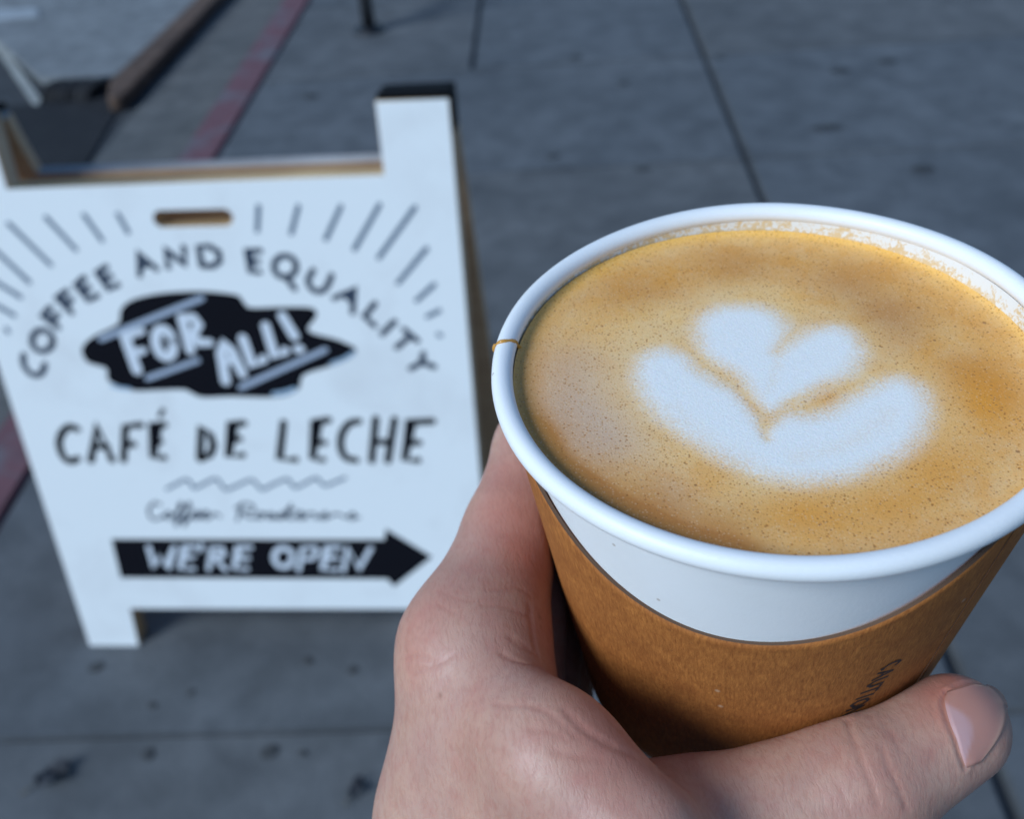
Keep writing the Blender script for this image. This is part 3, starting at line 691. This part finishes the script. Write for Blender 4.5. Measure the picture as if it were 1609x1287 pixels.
def sl_top(a):                                                # cut edge dips towards the viewer
    d = math.degrees(a); d = (d+180) % 360-180
    q = (d+108)/52; q = abs(((d+108+180) % 360)-180)/52
    return min(-22.0+(16.8 if ((d+108+180) % 360)-180 < 0 else 15.2)*q*q, -5.4-.5*math.cos(3*a))
def sl_r(s, a):
    d = (math.degrees(a)+108+180) % 360-180
    loose = .08+.12*max(0, 1-(-s)/35.)*(1 if abs(d) > 25 else .5)
    return cup_r(s)+loose+.15*math.sin(4*a)
A0, A1 = R(-52), R(-52+373)                                   # one sheet that overlaps itself at the seam
na, nz = 260, 30; vs, fs = [], []
for side in (0, 1):
    for i in range(nz+1):
        for k in range(na+1):
            u = k/na; a = A0+(A1-A0)*u; st = sl_top(a); s = st+(-76-st)*i/nz
            if u > .955: s -= 2.6*((u-.955)/.045)*(1-i/nz)
            lift = (.9*max(0, (u-.955)/.045)+ .35*max(0, (.02-u)/.02))
            r_ = sl_r(s, a)+lift+(.6 if side == 0 else 0)
            vs.append(((r_*math.cos(a)+SH*s)*mm, r_*math.sin(a)*mm, (HC+s)*mm))
n1 = (nz+1)*(na+1)
for i in range(nz):
    for k in range(na):
        q = i*(na+1)+k; fs.append((q, q+na+1, q+na+2, q+1)); fs.append((n1+q, n1+q+1, n1+q+na+2, n1+q+na+1))
nf = len(fs)
for k in range(na): fs.append((k, k+1, n1+k+1, n1+k)); b = nz*(na+1); fs.append((b+k, n1+b+k, n1+b+k+1, b+k+1))
for i in range(nz):
    q = i*(na+1); fs.append((q, n1+q, n1+q+na+1, q+na+1)); q += na; fs.append((q, q+na+1, n1+q+na+1, n1+q))
slv = mesh('sleeve', vs, fs, M_kraft, cup, True); slv.data.materials.append(M_cut)
for p_ in slv.data.polygons:
    if p_.index >= nf: p_.material_index = 1; p_.use_smooth = False
# printed word on the sleeve, running down its side
M_ink = Mat('dark_ink', .7, (.028, .018, .016, 1)).m
def sl_hit(px, py):
    d = np.array([(px-CX)/F, -(py-CY)/F, 1.0])
    lo = 100.
    for t in np.arange(110, 200, .1):
        q = d*t-CC; s = q@CN; x, y = q@EX-SH*s, q@EY; a = math.atan2(y, x)
        if math.hypot(x, y) < sl_r(s, a)+.6: return (a, s)
    return (0, 0)
gl = {'C': [[(.85, .85), (.55, 1), (.2, .8), (.1, .5), (.2, .2), (.55, 0), (.85, .15)]], 'A': [[(.05, 0), (.5, 1), (.95, 0)], [(.22, .35), (.78, .35)]], 'U': [[(.12, 1), (.12, .3), (.5, 0), (.88, .3), (.88, 1)]],
      'T': [[(.5, 0), (.5, 1)], [(.05, 1), (.95, 1)]], 'I': [[(.5, 0), (.5, 1)]], 'O': [[(.5, 0), (.12, .25), (.12, .75), (.5, 1), (.88, .75), (.88, .25), (.5, 0)]], 'N': [[(.12, 0), (.12, 1), (.88, 0), (.88, 1)]]}
h0, h1 = sl_hit(1407, 1038), sl_hit(1352, 1104)
s0, s1 = h0[1], h1[1]; aa0, aa1 = h0[0], h1[0]
step = (s0-s1)/5.0
def ink(sx, al):                                              # reading direction runs down (s falls), letter tops point to the right
    r_ = sl_r(sx, al)+.6+.06+.02*(len(fs) % 5); return ((r_*math.cos(al)+SH*sx)*mm, r_*math.sin(al)*mm, (HC+sx)*mm)
pos = 0.0
for ch, wd in zip('CAUTION', (1, 1.05, 1, .95, .5, 1.1, 1.1)):
    vs, fs = [], []
    for st in gl[ch]:
        P = np.array(st, float)
        for i in range(len(P)-1):
            a, b = P[i], P[i+1]; hh = 3.4
            A = np.array([(pos+a[0]*wd*.86)*step, a[1]*hh]); B = np.array([(pos+b[0]*wd*.86)*step, b[1]*hh]); d = B-A; d /= np.linalg.norm(d); n = np.array([-d[1], d[0]])*.29; A -= d*.15; B += d*.15
            j = len(vs)
            for q in (A+n, A-n, B-n, B+n):
                f_ = q[0]/(s0-s1); sx = s0-q[0]; al = aa0+(aa1-aa0)*f_+q[1]/42.0-.045; vs.append(ink(sx, al))
            fs.append((j, j+1, j+2, j+3))
    pos += wd
    mesh('printed_letter', vs, fs, M_ink, slv)

# ------------------------------------------------------------------ the hand: one continuous skin surface from a smooth distance field
def Pm(px, py, z): return np.array([(px-CX)*z/F, -(py-CY)*z/F, z])
def locp(deg, rad, s): a = R(deg); return CC+s*CN+SH*s*EX+rad*(math.cos(a)*EX+math.sin(a)*EY)
def slr(s): return cup_r(s)+.9
def front_of_cup(px, py, r, squash=.93):
    d = np.array([(px-CX)/F, -(py-CY)/F, 1.0])
    for t in np.arange(90, 260, .1):
        q = d*t-CC; s = q@CN; rad = np.linalg.norm(q-s*CN-SH*s*EX)
        if rad < slr(s)+r*squash: return d*t
    return d*165
caps = []                                                     # (A, B, ra, rb, k, group)
I0 = Pm(745, 1015, 180); I1 = Pm(850, 705, 205)
def finger(c0, r0, pts, rs, g):
    prev, rp = c0, r0
    for q, r_ in zip(pts, rs): caps.append((prev, q, rp, r_, 3.0, g)); prev, rp = q, r_
finger(I0, 12.0, [I0*.45+I1*.55, I1, locp(112, slr(-24)+8.2, -25), locp(84, slr(-28)+7.6, -29)], [9.0, 9.0, 8.4, 7.2], 1)
finger(I0-19*CN+np.array([2, 1, 2]), 12, [locp(152, slr(-46)+9.0, -46), locp(112, slr(-47)+8.2, -48), locp(82, slr(-48)+7.6, -48)], [9.2, 8.3, 7.2], 2)
finger(I0-37*CN+np.array([4, 2, 4]), 11.5, [locp(156, slr(-65)+8.6, -65), locp(118, slr(-66)+8, -66), locp(88, slr(-66)+7.2, -65)], [8.8, 8, 7], 3)
finger(I0-53*CN+np.array([8, 4, 6]), 10.5, [locp(166, slr(-82)+7.4, -82), locp(134, slr(-83)+7, -83), locp(110, slr(-83)+6.2, -82)], [7.6, 6.8, 6], 4)
W2_ = Pm(755, 1760, 176); Wc = Pm(850, 1830, 186); Tb = Pm(930, 1640, 158)
T1 = front_of_cup(1085, 1332, 13.3, .97)*.915; T2 = front_of_cup(1345, 1240, 10.6); T3 = front_of_cup(1497, 1146, 8.6, .95)
K = 9.0
caps += [(I0, Pm(727, 1290, 181), 12.0, 13.6, K, 0), (Pm(727, 1290, 181), W2_, 13.6, 16, K, 0),
         (I0-19*CN, Wc, 12, 17, K, 0), (I0-37*CN+np.array([4, 2, 4]), Wc+np.array([2, -2, 14]), 11.5, 16, K, 0), (I0-53*CN+np.array([8, 4, 6]), Wc+np.array([4, -4, 24]), 10.5, 14, K, 0),
         (T1, Tb, 13.4, 16, K, 0), (T1, T2, 12.6, 10.4, 4.0, 0), (T2, T3, 10.2, 8.7, 4.0, 0),
         (Pm(745, 1065, 174), Pm(872, 1192, 154), 9.0, 8.2, K, 0), (Pm(872, 1192, 154), Pm(1008, 1326, 146), 8.2, 9.2, K, 0), (Pm(775, 1190, 174), Pm(965, 1420, 155), 13, 15.0, K, 0), (Pm(835, 1360, 176), Tb, 18, 18, K, 0),
         (W2_, W2_+np.array([-45, -95, -8]), 19, 22, 12., 0), (Wc, Wc+np.array([-45, -95, -8]), 19, 23, 12., 0)]
TD = (T3-T2)/np.linalg.norm(T3-T2)
def smin(a, b, k):
    h = np.clip(.5+.5*(b-a)/k, 0, 1); return b+(a-b)*h-k*h*(1-h)
def cap_d(P, A, B, ra, rb):
    e = B-A; t = np.clip(((P-A)@e)/(e@e), 0, 1); return np.linalg.norm(P-A-t[:, None]*e, axis=1)-(ra+(rb-ra)*t)
def hand_sdf(P):
    body = None; fing = {}
    for A, B, ra, rb, k, g in caps:
        d = cap_d(P, A, B, ra, rb)
        if g == 0: body = d if body is None else smin(body, d, k)
        else: fing[g] = d if g not in fing else smin(fing[g], d, k)
    fs_ = None
    for g in sorted(fing): fs_ = fing[g] if fs_ is None else smin(fs_, fing[g], 1.6)
    d = smin(body, fs_, 6.0)
    q = P-CC; s = q@CN; rad = np.linalg.norm(q-s[:, None]*CN-SH*s[:, None]*EX, axis=1)       # keep out of the cup and its sleeve
    k = (RT-RB)/HC; cupd = (rad-(RT+k*s+1.1))/math.sqrt(1+k*k)
    cupd = np.where(s > -2, np.maximum(cupd, 6), cupd)
    cc = -cupd; h = np.clip(.5-.5*(cc-d)/.8, 0, 1)
    return np.where(True, cc+(d-cc)*h+.8*h*(1-h), d)
VX = .9
lo = np.array([-95., -228., 105.]); hi = np.array([112., 12., 272.]); nb = 16
dims = (np.ceil((hi-lo)/VX/nb).astype(int))*nb+1
val = np.full(dims, 9.0, np.float32)
gx = [lo[i]+VX*np.arange(dims[i]) for i in range(3)]
cent = np.array([(i, j, k) for i in range(0, dims[0]-1, nb) for j in range(0, dims[1]-1, nb) for k in range(0, dims[2]-1, nb)])
cpos = lo+VX*(cent+nb/2); cd = hand_sdf(cpos); half = VX*nb/2*1.7321+4
for c, d in zip(cent, cd):
    if abs(d) > half:
        if d < 0: val[c[0]:c[0]+nb+1, c[1]:c[1]+nb+1, c[2]:c[2]+nb+1] = -9
for c, d in zip(cent, cd):
    if abs(d) <= half:
        sl = tuple(slice(c[i], c[i]+nb+1) for i in range(3))
        G = np.stack(np.meshgrid(gx[0][sl[0]], gx[1][sl[1]], gx[2][sl[2]], indexing='ij'), -1)
        val[sl] = hand_sdf(G.reshape(-1, 3)).reshape(G.shape[:3])
def surface_nets(v):
    ins = v < 0; n = np.array(v.shape)-1
    cnt = sum(ins[i:i+n[0], j:j+n[1], k:k+n[2]].astype(np.int8) for i in (0, 1) for j in (0, 1) for k in (0, 1))
    act = np.argwhere((cnt > 0) & (cnt < 8)); idx = -np.ones(tuple(n), np.int64); idx[tuple(act.T)] = np.arange(len(act))
    acc = np.zeros((len(act), 3)); num = np.zeros(len(act))
    cor = [(i, j, k) for i in (0, 1) for j in (0, 1) for k in (0, 1)]
    for a in cor:
        for ax in range(3):
            if a[ax]: continue
            b = list(a); b[ax] = 1
            va = v[tuple((act+a).T)]; vb = v[tuple((act+b).T)]; m_ = (va < 0) != (vb < 0)
            t = va/np.where(m_, va-vb, 1); p_ = np.array(a, float)+np.zeros((len(act), 3)); p_[:, ax] += t
            acc[m_] += p_[m_]; num[m_] += 1
    V_ = act+acc/num[:, None]; Fq = []
    for ax in range(3):
        u_, w2 = (ax+1) % 3, (ax+2) % 3
        sh = list(v.shape); sh[ax] -= 1
        a = ins[tuple(slice(0, -1) if i == ax else slice(None) for i in range(3))]; b = ins[tuple(slice(1, None) if i == ax else slice(None) for i in range(3))]
        e = np.argwhere(a != b); e = e[(e[:, u_] > 0) & (e[:, w2] > 0) & (e[:, u_] < n[u_]) & (e[:, w2] < n[w2])]
        def at_(du, dw): q = e.copy(); q[:, u_] -= du; q[:, w2] -= dw; return idx[tuple(q.T)]
        quad = np.stack([at_(1, 1), at_(0, 1), at_(0, 0), at_(1, 0)], 1); fl = ~a[tuple(e.T)]
        quad[fl] = quad[fl][:, ::-1]; Fq.append(quad)
    return V_, np.vstack(Fq)
V0, F0 = surface_nets(val); V0 = lo+VX*V0
def laplace(V, Fq, it, lam=.5):
    e = np.vstack([Fq[:, [0, 1]], Fq[:, [1, 2]], Fq[:, [2, 3]], Fq[:, [3, 0]]]); e = np.vstack([e, e[:, ::-1]])
    cnt = np.bincount(e[:, 0], minlength=len(V))[:, None]
    for k in range(it):
        for l in (lam, -lam*1.03):
            s = np.stack([np.bincount(e[:, 0], weights=V[e[:, 1], i], minlength=len(V)) for i in range(3)], 1)/cnt
            V = V+l*(s-V)
    return V
V0 = laplace(V0, F0, 4)
def np_mesh(name, V, Fq):
    me = bpy.data.meshes.new(name); me.vertices.add(len(V)); me.vertices.foreach_set('co', V.ravel())
    me.loops.add(Fq.size); me.loops.foreach_set('vertex_index', Fq.ravel().astype(np.int32))
    me.polygons.add(len(Fq)); me.polygons.foreach_set('loop_start', np.arange(0, Fq.size, 4, dtype=np.int32))
    me.update(calc_edges=True); me.validate(); return me
me = np_mesh('hand', V0/1000, F0)                              # still lens-space metres; the object's matrix carries it into the world
tmp = bpy.data.objects.new('hand', me); COL.objects.link(tmp); sb = tmp.modifiers.new('s', 'SUBSURF'); sb.levels = 1; sb.render_levels = 1
bpy.context.view_layer.update()
me = bpy.data.meshes.new_from_object(tmp.evaluated_get(bpy.context.evaluated_depsgraph_get())); COL.objects.unlink(tmp); bpy.data.objects.remove(tmp)
V = np.empty(len(me.vertices)*3); me.vertices.foreach_get('co', V); V = V.reshape(-1, 3)*1000
Nn = np.empty(len(me.vertices)*3); me.vertices.foreach_get('normal', Nn); Nn = Nn.reshape(-1, 3)
bvh = BVHTree.FromPolygons([tuple(v) for v in V], [tuple(p.vertices) for p in me.polygons])
def on_skin(px, py):
    d = Vector(((px-CX)/F, -(py-CY)/F, 1)).normalized(); h = bvh.ray_cast(Vector((0, 0, 0)), d)
    return None if h[0] is None else (np.array(h[0]), np.array(h[1]))
kd = KDTree(len(V))
for i, v in enumerate(V): kd.insert(v, i)
kd.balance()
disp = np.zeros(len(V)); flush = np.zeros(len(V)); crease = np.zeros(len(V))
def carve(pts, depth, wid, red=.35, ridge=.0):
    depth *= .38
    P = smooth_line(pts, 6); hits = [h[0] for h in (on_skin(*q) for q in P) if h]
    best = {}
    for a, b in zip(hits[:-1], hits[1:]):
        if np.linalg.norm(a-b) > 8: continue
        for t in np.linspace(0, 1, max(2, int(np.linalg.norm(b-a)/.35)), endpoint=False):
            for co, i, d in kd.find_range(a+(b-a)*t, wid*3.2):
                if d < best.get(i, 9e9): best[i] = d
    for i, d in best.items():
        g = math.exp(-(d/wid)**2); disp[i] -= depth*g-ridge*depth*math.exp(-((d-2*wid)/wid)**2); crease[i] = max(crease[i], g*red)
def blush(px, py, rad, amt):
    h = on_skin(px, py)
    if h:
        for co, i, d in kd.find_range(h[0], rad*2.2): flush[i] += amt*math.exp(-(d/rad)**2)
zT, zK, zH, zG = Z(1280, 1000, 4.483), Z(600, 800, 5.028), Z(560, 1000, 4.0225), Z(820, 960, 5.028)
for pts, dp, wd in (([(230, 590), (270, 720), (330, 880), (400, 1050), (450, 1200)], .55, .55), ([(480, 600), (560, 720), (620, 820)], .22, .4), ([(480, 790), (520, 920), (590, 1060), (650, 1230)], .45, .5), ([(150, 800), (180, 920)], .15, .35), ([(160, 1040), (220, 1180), (260, 1287)], .2, .4), ([(700, 560), (800, 680)], .1, .35), ([(380, 560), (420, 640)], .15, .35), ([(820, 800), (840, 900)], .08, .3)): carve([zT(*q) for q in pts], dp, wd)
for pts, dp, wd in (([(440, 650), (520, 680), (620, 720), (740, 735)], .12, .35), ([(430, 760), (500, 790), (565, 825)], .15, .35), ([(820, 640), (960, 630), (1080, 625), (1170, 680)], .2, .45), ([(780, 760), (940, 770), (1100, 820), (1170, 850)], .22, .45), ([(1165, 760), (1180, 900), (1200, 1050), (1240, 1180)], .5, .55), ([(1000, 1000), (1120, 1070), (1230, 1170)], .25, .45), ([(940, 1140), (1040, 1195), (1140, 1220), (1260, 1240)], .4, .55), ([(200, 960), (260, 1010), (340, 1050)], .15, .4), ([(220, 1170), (300, 1165), (400, 1190), (480, 1210), (560, 1160)], .2, .4), ([(300, 1290), (420, 1230)], .15, .4)): carve([zK(*q) for q in pts], dp, wd)
for pts, dp, wd in (([(310, 140), (360, 130), (430, 145), (490, 175)], .22, .4), ([(360, 250), (430, 205), (520, 180), (620, 110)], .2, .4), ([(960, 10), (1040, 70), (1130, 110)], .22, .45), ([(860, 430), (980, 440), (1120, 450), (1230, 500), (1330, 590), (1420, 660)], .28, .5), ([(1080, 590), (1200, 600), (1300, 640)], .18, .45), ([(1360, 500), (1450, 590), (1550, 650), (1620, 680)], .35, .55), ([(830, 690), (940, 735)], .1, .35), ([(760, 330), (700, 430), (670, 520)], .1, .35), ([(640, 380), (600, 480)], .08, .35), ([(1250, 730), (1400, 770), (1560, 790)], .2, .6)): carve([zH(*q) for q in pts], dp, wd)
for pts, dp, wd in (([(330, 780), (430, 910), (560, 1000), (700, 1080), (900, 1150)], .35, .6), ([(700, 870), (820, 1000), (930, 1120)], .2, .5)): carve([zG(*q) for q in pts], dp, wd)
# nail: skin sinks a little under the plate and rises into a fold round it
n_base = [(1489, 1089), (1484, 1102), (1487, 1120), (1493, 1140), (1502, 1162), (1509, 1185), (1517, 1207)]
n_free = [(1528, 1077), (1555, 1081), (1574, 1097), (1579, 1118), (1575, 1142), (1560, 1170), (1536, 1199)]
nb_, nfr = smooth_line(n_base, 4), smooth_line(n_free, 4)
carve(n_base, .7, .5, .3, .5); carve([(1489, 1089), (1505, 1078), (1530, 1073), (1558, 1076)], .35, .4, .7, .6)
for q in ((1470, 1090, 3.2, .6), (1480, 1130, 3.5, .5), (1500, 1064, 3.5, .9), (1545, 1064, 3, .7), (800, 800, 8, .55), (830, 880, 6, .6), (660, 960, 7, .35), (655, 1040, 5, .3), (940, 1150, 8, .5), (1010, 1200, 8, .4), (790, 740, 7, .35), (860, 1000, 6, .45), (1400, 1200, 7, .25), (770, 1100, 9, .15)): blush(*q)
lowf = np.zeros(len(V))
V = V+Nn*disp[:, None]
me.vertices.foreach_set('co', (V/1000).ravel()); me.update()
mole = np.zeros(len(V))
for mx, my, mr in ((692, 1093, .45), (848, 970, .55), (850, 985, .35)):
    h_ = on_skin(mx, my)
    if h_:
        for co, i, d in kd.find_range(h_[0], mr*2.5): mole[i] = max(mole[i], math.exp(-(d/mr)**2))
for nme, arr in (('flush', flush), ('crease', crease), ('mole', mole)):
    a = me.attributes.new(nme, 'FLOAT', 'POINT'); a.data.foreach_set('value', np.clip(arr, 0, 1).astype(np.float32))
me.polygons.foreach_set('use_smooth', [True]*len(me.polygons))
def skin():
    m = Mat('skin', .46, spec=.45); tc = m.n('TexCoord').outputs['Object']
    big = m.noise(tc, 60, 4, .6, .5); mid = m.noise(tc, 300, 4, .6); fl, crs = m.attr('flush'), m.attr('crease')
    c = m.mix(m.ramp(big, [(.3, 0.), (.7, 1.)]), (.50, .312, .226, 1), (.40, .225, .165, 1))
    c = m.mix(m.ramp(mid, [(.45, 0.), (.75, .5)]), c, (.40, .175, .135, 1)); vein = m.noise(tc, 32, 3, .5, 1.4); c = m.mix(m.ramp(vein, [(.50, 0.), (.60, .12), (.68, 0.)]), c, (.34, .22, .21, 1))
    c = m.mix(m.math('MULTIPLY', fl, .8, clamp=True), c, (.42, .13, .085, 1))
    c = m.mix(m.math('MULTIPLY', crs, .75, clamp=True), c, (.36, .14, .10, 1))
    c = m.mix(m.math('MULTIPLY', m.attr('mole'), .6, clamp=True), c, (.20, .09, .05, 1))
    wob = m.n('VectorMath'); wob.operation = 'MULTIPLY_ADD'
    nz_ = m.n('TexNoise'); nz_.inputs['Scale'].default_value = 260; nz_.inputs['Detail'].default_value = 4; m.l(tc, nz_.inputs['Vector']); m.l(nz_.outputs['Color'], wob.inputs[0]); wob.inputs[1].default_value = (.0022,)*3; m.l(tc, wob.inputs[2])
    def lines(rot, sc, stretch, lo_):                         # two families of fine furrows crossing each other
        mp = m.n('Mapping'); mp.inputs['Rotation'].default_value = rot; mp.inputs['Scale'].default_value = (1, stretch, stretch); m.l(wob.outputs[0], mp.inputs['Vector'])
        return m.ramp(m.noise(mp.outputs[0], sc, 3, .6), [(lo_, 0.), (lo_+.14, 1.)])
    a1 = lines((0, 0, R(20)), 2100, .30, .36); a2 = lines((0, R(10), R(-55)), 2000, .30, .36); a3 = lines((0, 0, R(75)), 1300, .22, .33)
    pores = m.noise(tc, 3200, 2, .6)
    h = m.math('ADD', m.math('MULTIPLY', a1, .5), m.math('ADD', m.math('MULTIPLY', a2, .4), m.math('ADD', m.math('MULTIPLY', a3, .5), m.math('MULTIPLY', pores, .5))))
    c = m.mix(m.math('MULTIPLY', m.math('SUBTRACT', 1.0, m.math('MULTIPLY', a1, a3)), .24), c, (.30, .12, .08, 1))
    m.base(c); m.bump(h, .24, .00016)
    b = m.b.inputs; b['Subsurface Weight'].default_value = .22; b['Subsurface Radius'].default_value = (1, .35, .2); b['Subsurface Scale'].default_value = .0016
    return m.m
MH = Matrix(((CR[0], CU[0], CF[0], CAM[0]), (CR[1], CU[1], CF[1], CAM[1]), (CR[2], CU[2], CF[2], CAM[2]), (0, 0, 0, 1)))
me.transform(MH); me.flip_normals()
hand = link('hand', me, skin()); hand.name = 'hand'
tag(hand, 'bare left hand gripping the coffee cup with its thumb across the sleeve', 'hand')
# thumb nail
bvh2 = BVHTree.FromPolygons([tuple(v) for v in V], [tuple(p.vertices) for p in me.polygons])
rows, cols = 14, len(nb_); grid = np.full((rows, cols, 3), np.nan); gn = grid.copy()
for i in range(rows):
    t = i/(rows-1)
    for j in range(cols):
        q = nb_[j]*(1-t)+nfr[j]*t
        d = Vector(((q[0]-CX)/F, -(q[1]-CY)/F, 1)).normalized(); h = bvh2.ray_cast(Vector((0, 0, 0)), d)
        if h[0] is not None: grid[i, j] = h[0]; gn[i, j] = h[1]
for i in range(1, rows):                                       # past the skin's edge the plate simply runs on
    for j in range(cols):
        if np.isnan(grid[i, j, 0]): grid[i, j] = 2*grid[i-1, j]-grid[i-2, j]; gn[i, j] = gn[i-1, j]
for _ in range(12):
    g2 = grid.copy(); g2[1:-1, 1:-1] = .5*grid[1:-1, 1:-1]+.125*(grid[:-2, 1:-1]+grid[2:, 1:-1]+grid[1:-1, :-2]+grid[1:-1, 2:]); grid = g2
nav = np.nanmean(gn.reshape(-1, 3), 0); nav /= np.linalg.norm(nav)
if nav[2] > 0: nav = -nav
for i in range(rows): grid[i] += nav*(.05+.30*math.sin(math.pi*min(1, .15+i/(rows-1)*.85)*.6)) 
vv = cam2w(grid.reshape(-1, 3)); ff = [(i*cols+j, i*cols+cols+j, i*cols+cols+j+1, i*cols+j+1) for i in range(rows-1) for j in range(cols-1)]
def nail():
    m = Mat('nail', .48, spec=.25); a = m.attr('moon'); g = m.noise(m.obj(), 300, 3)
    c = m.mix(a, (.40, .205, .16, 1), (.45, .28, .27, 1)); c = m.mix(m.math('MULTIPLY', m.attr('tip'), .7), c, (.45, .28, .20, 1)); m.base(c); m.bump(g, .08, .0003)
    b = m.b.inputs; b['Subsurface Weight'].default_value = .25; b['Subsurface Radius'].default_value = (1, .4, .3); b['Subsurface Scale'].default_value = .0015
    return m.m
no = mesh('thumb_nail', vv, ff, nail(), None, True)
no.parent = hand
moon, tipa = [], []
for i in range(rows):
    for j in range(cols):
        t, u = i/(rows-1), j/(cols-1); e = t-.36*math.sin(math.pi*min(max((u-.2)/.8, 0), 1))
        moon.append(max(0., min(1., -e/.10+.3)) if u > .2 else 0.); tipa.append(max(0, min(1, (t-.8)/.15)))
for nme, arr in (('moon', moon), ('tip', tipa)): a = no.data.attributes.new(nme, 'FLOAT', 'POINT'); a.data.foreach_set('value', arr)
so = no.modifiers.new('thick', 'SOLIDIFY'); so.thickness = .0006; so.offset = 0
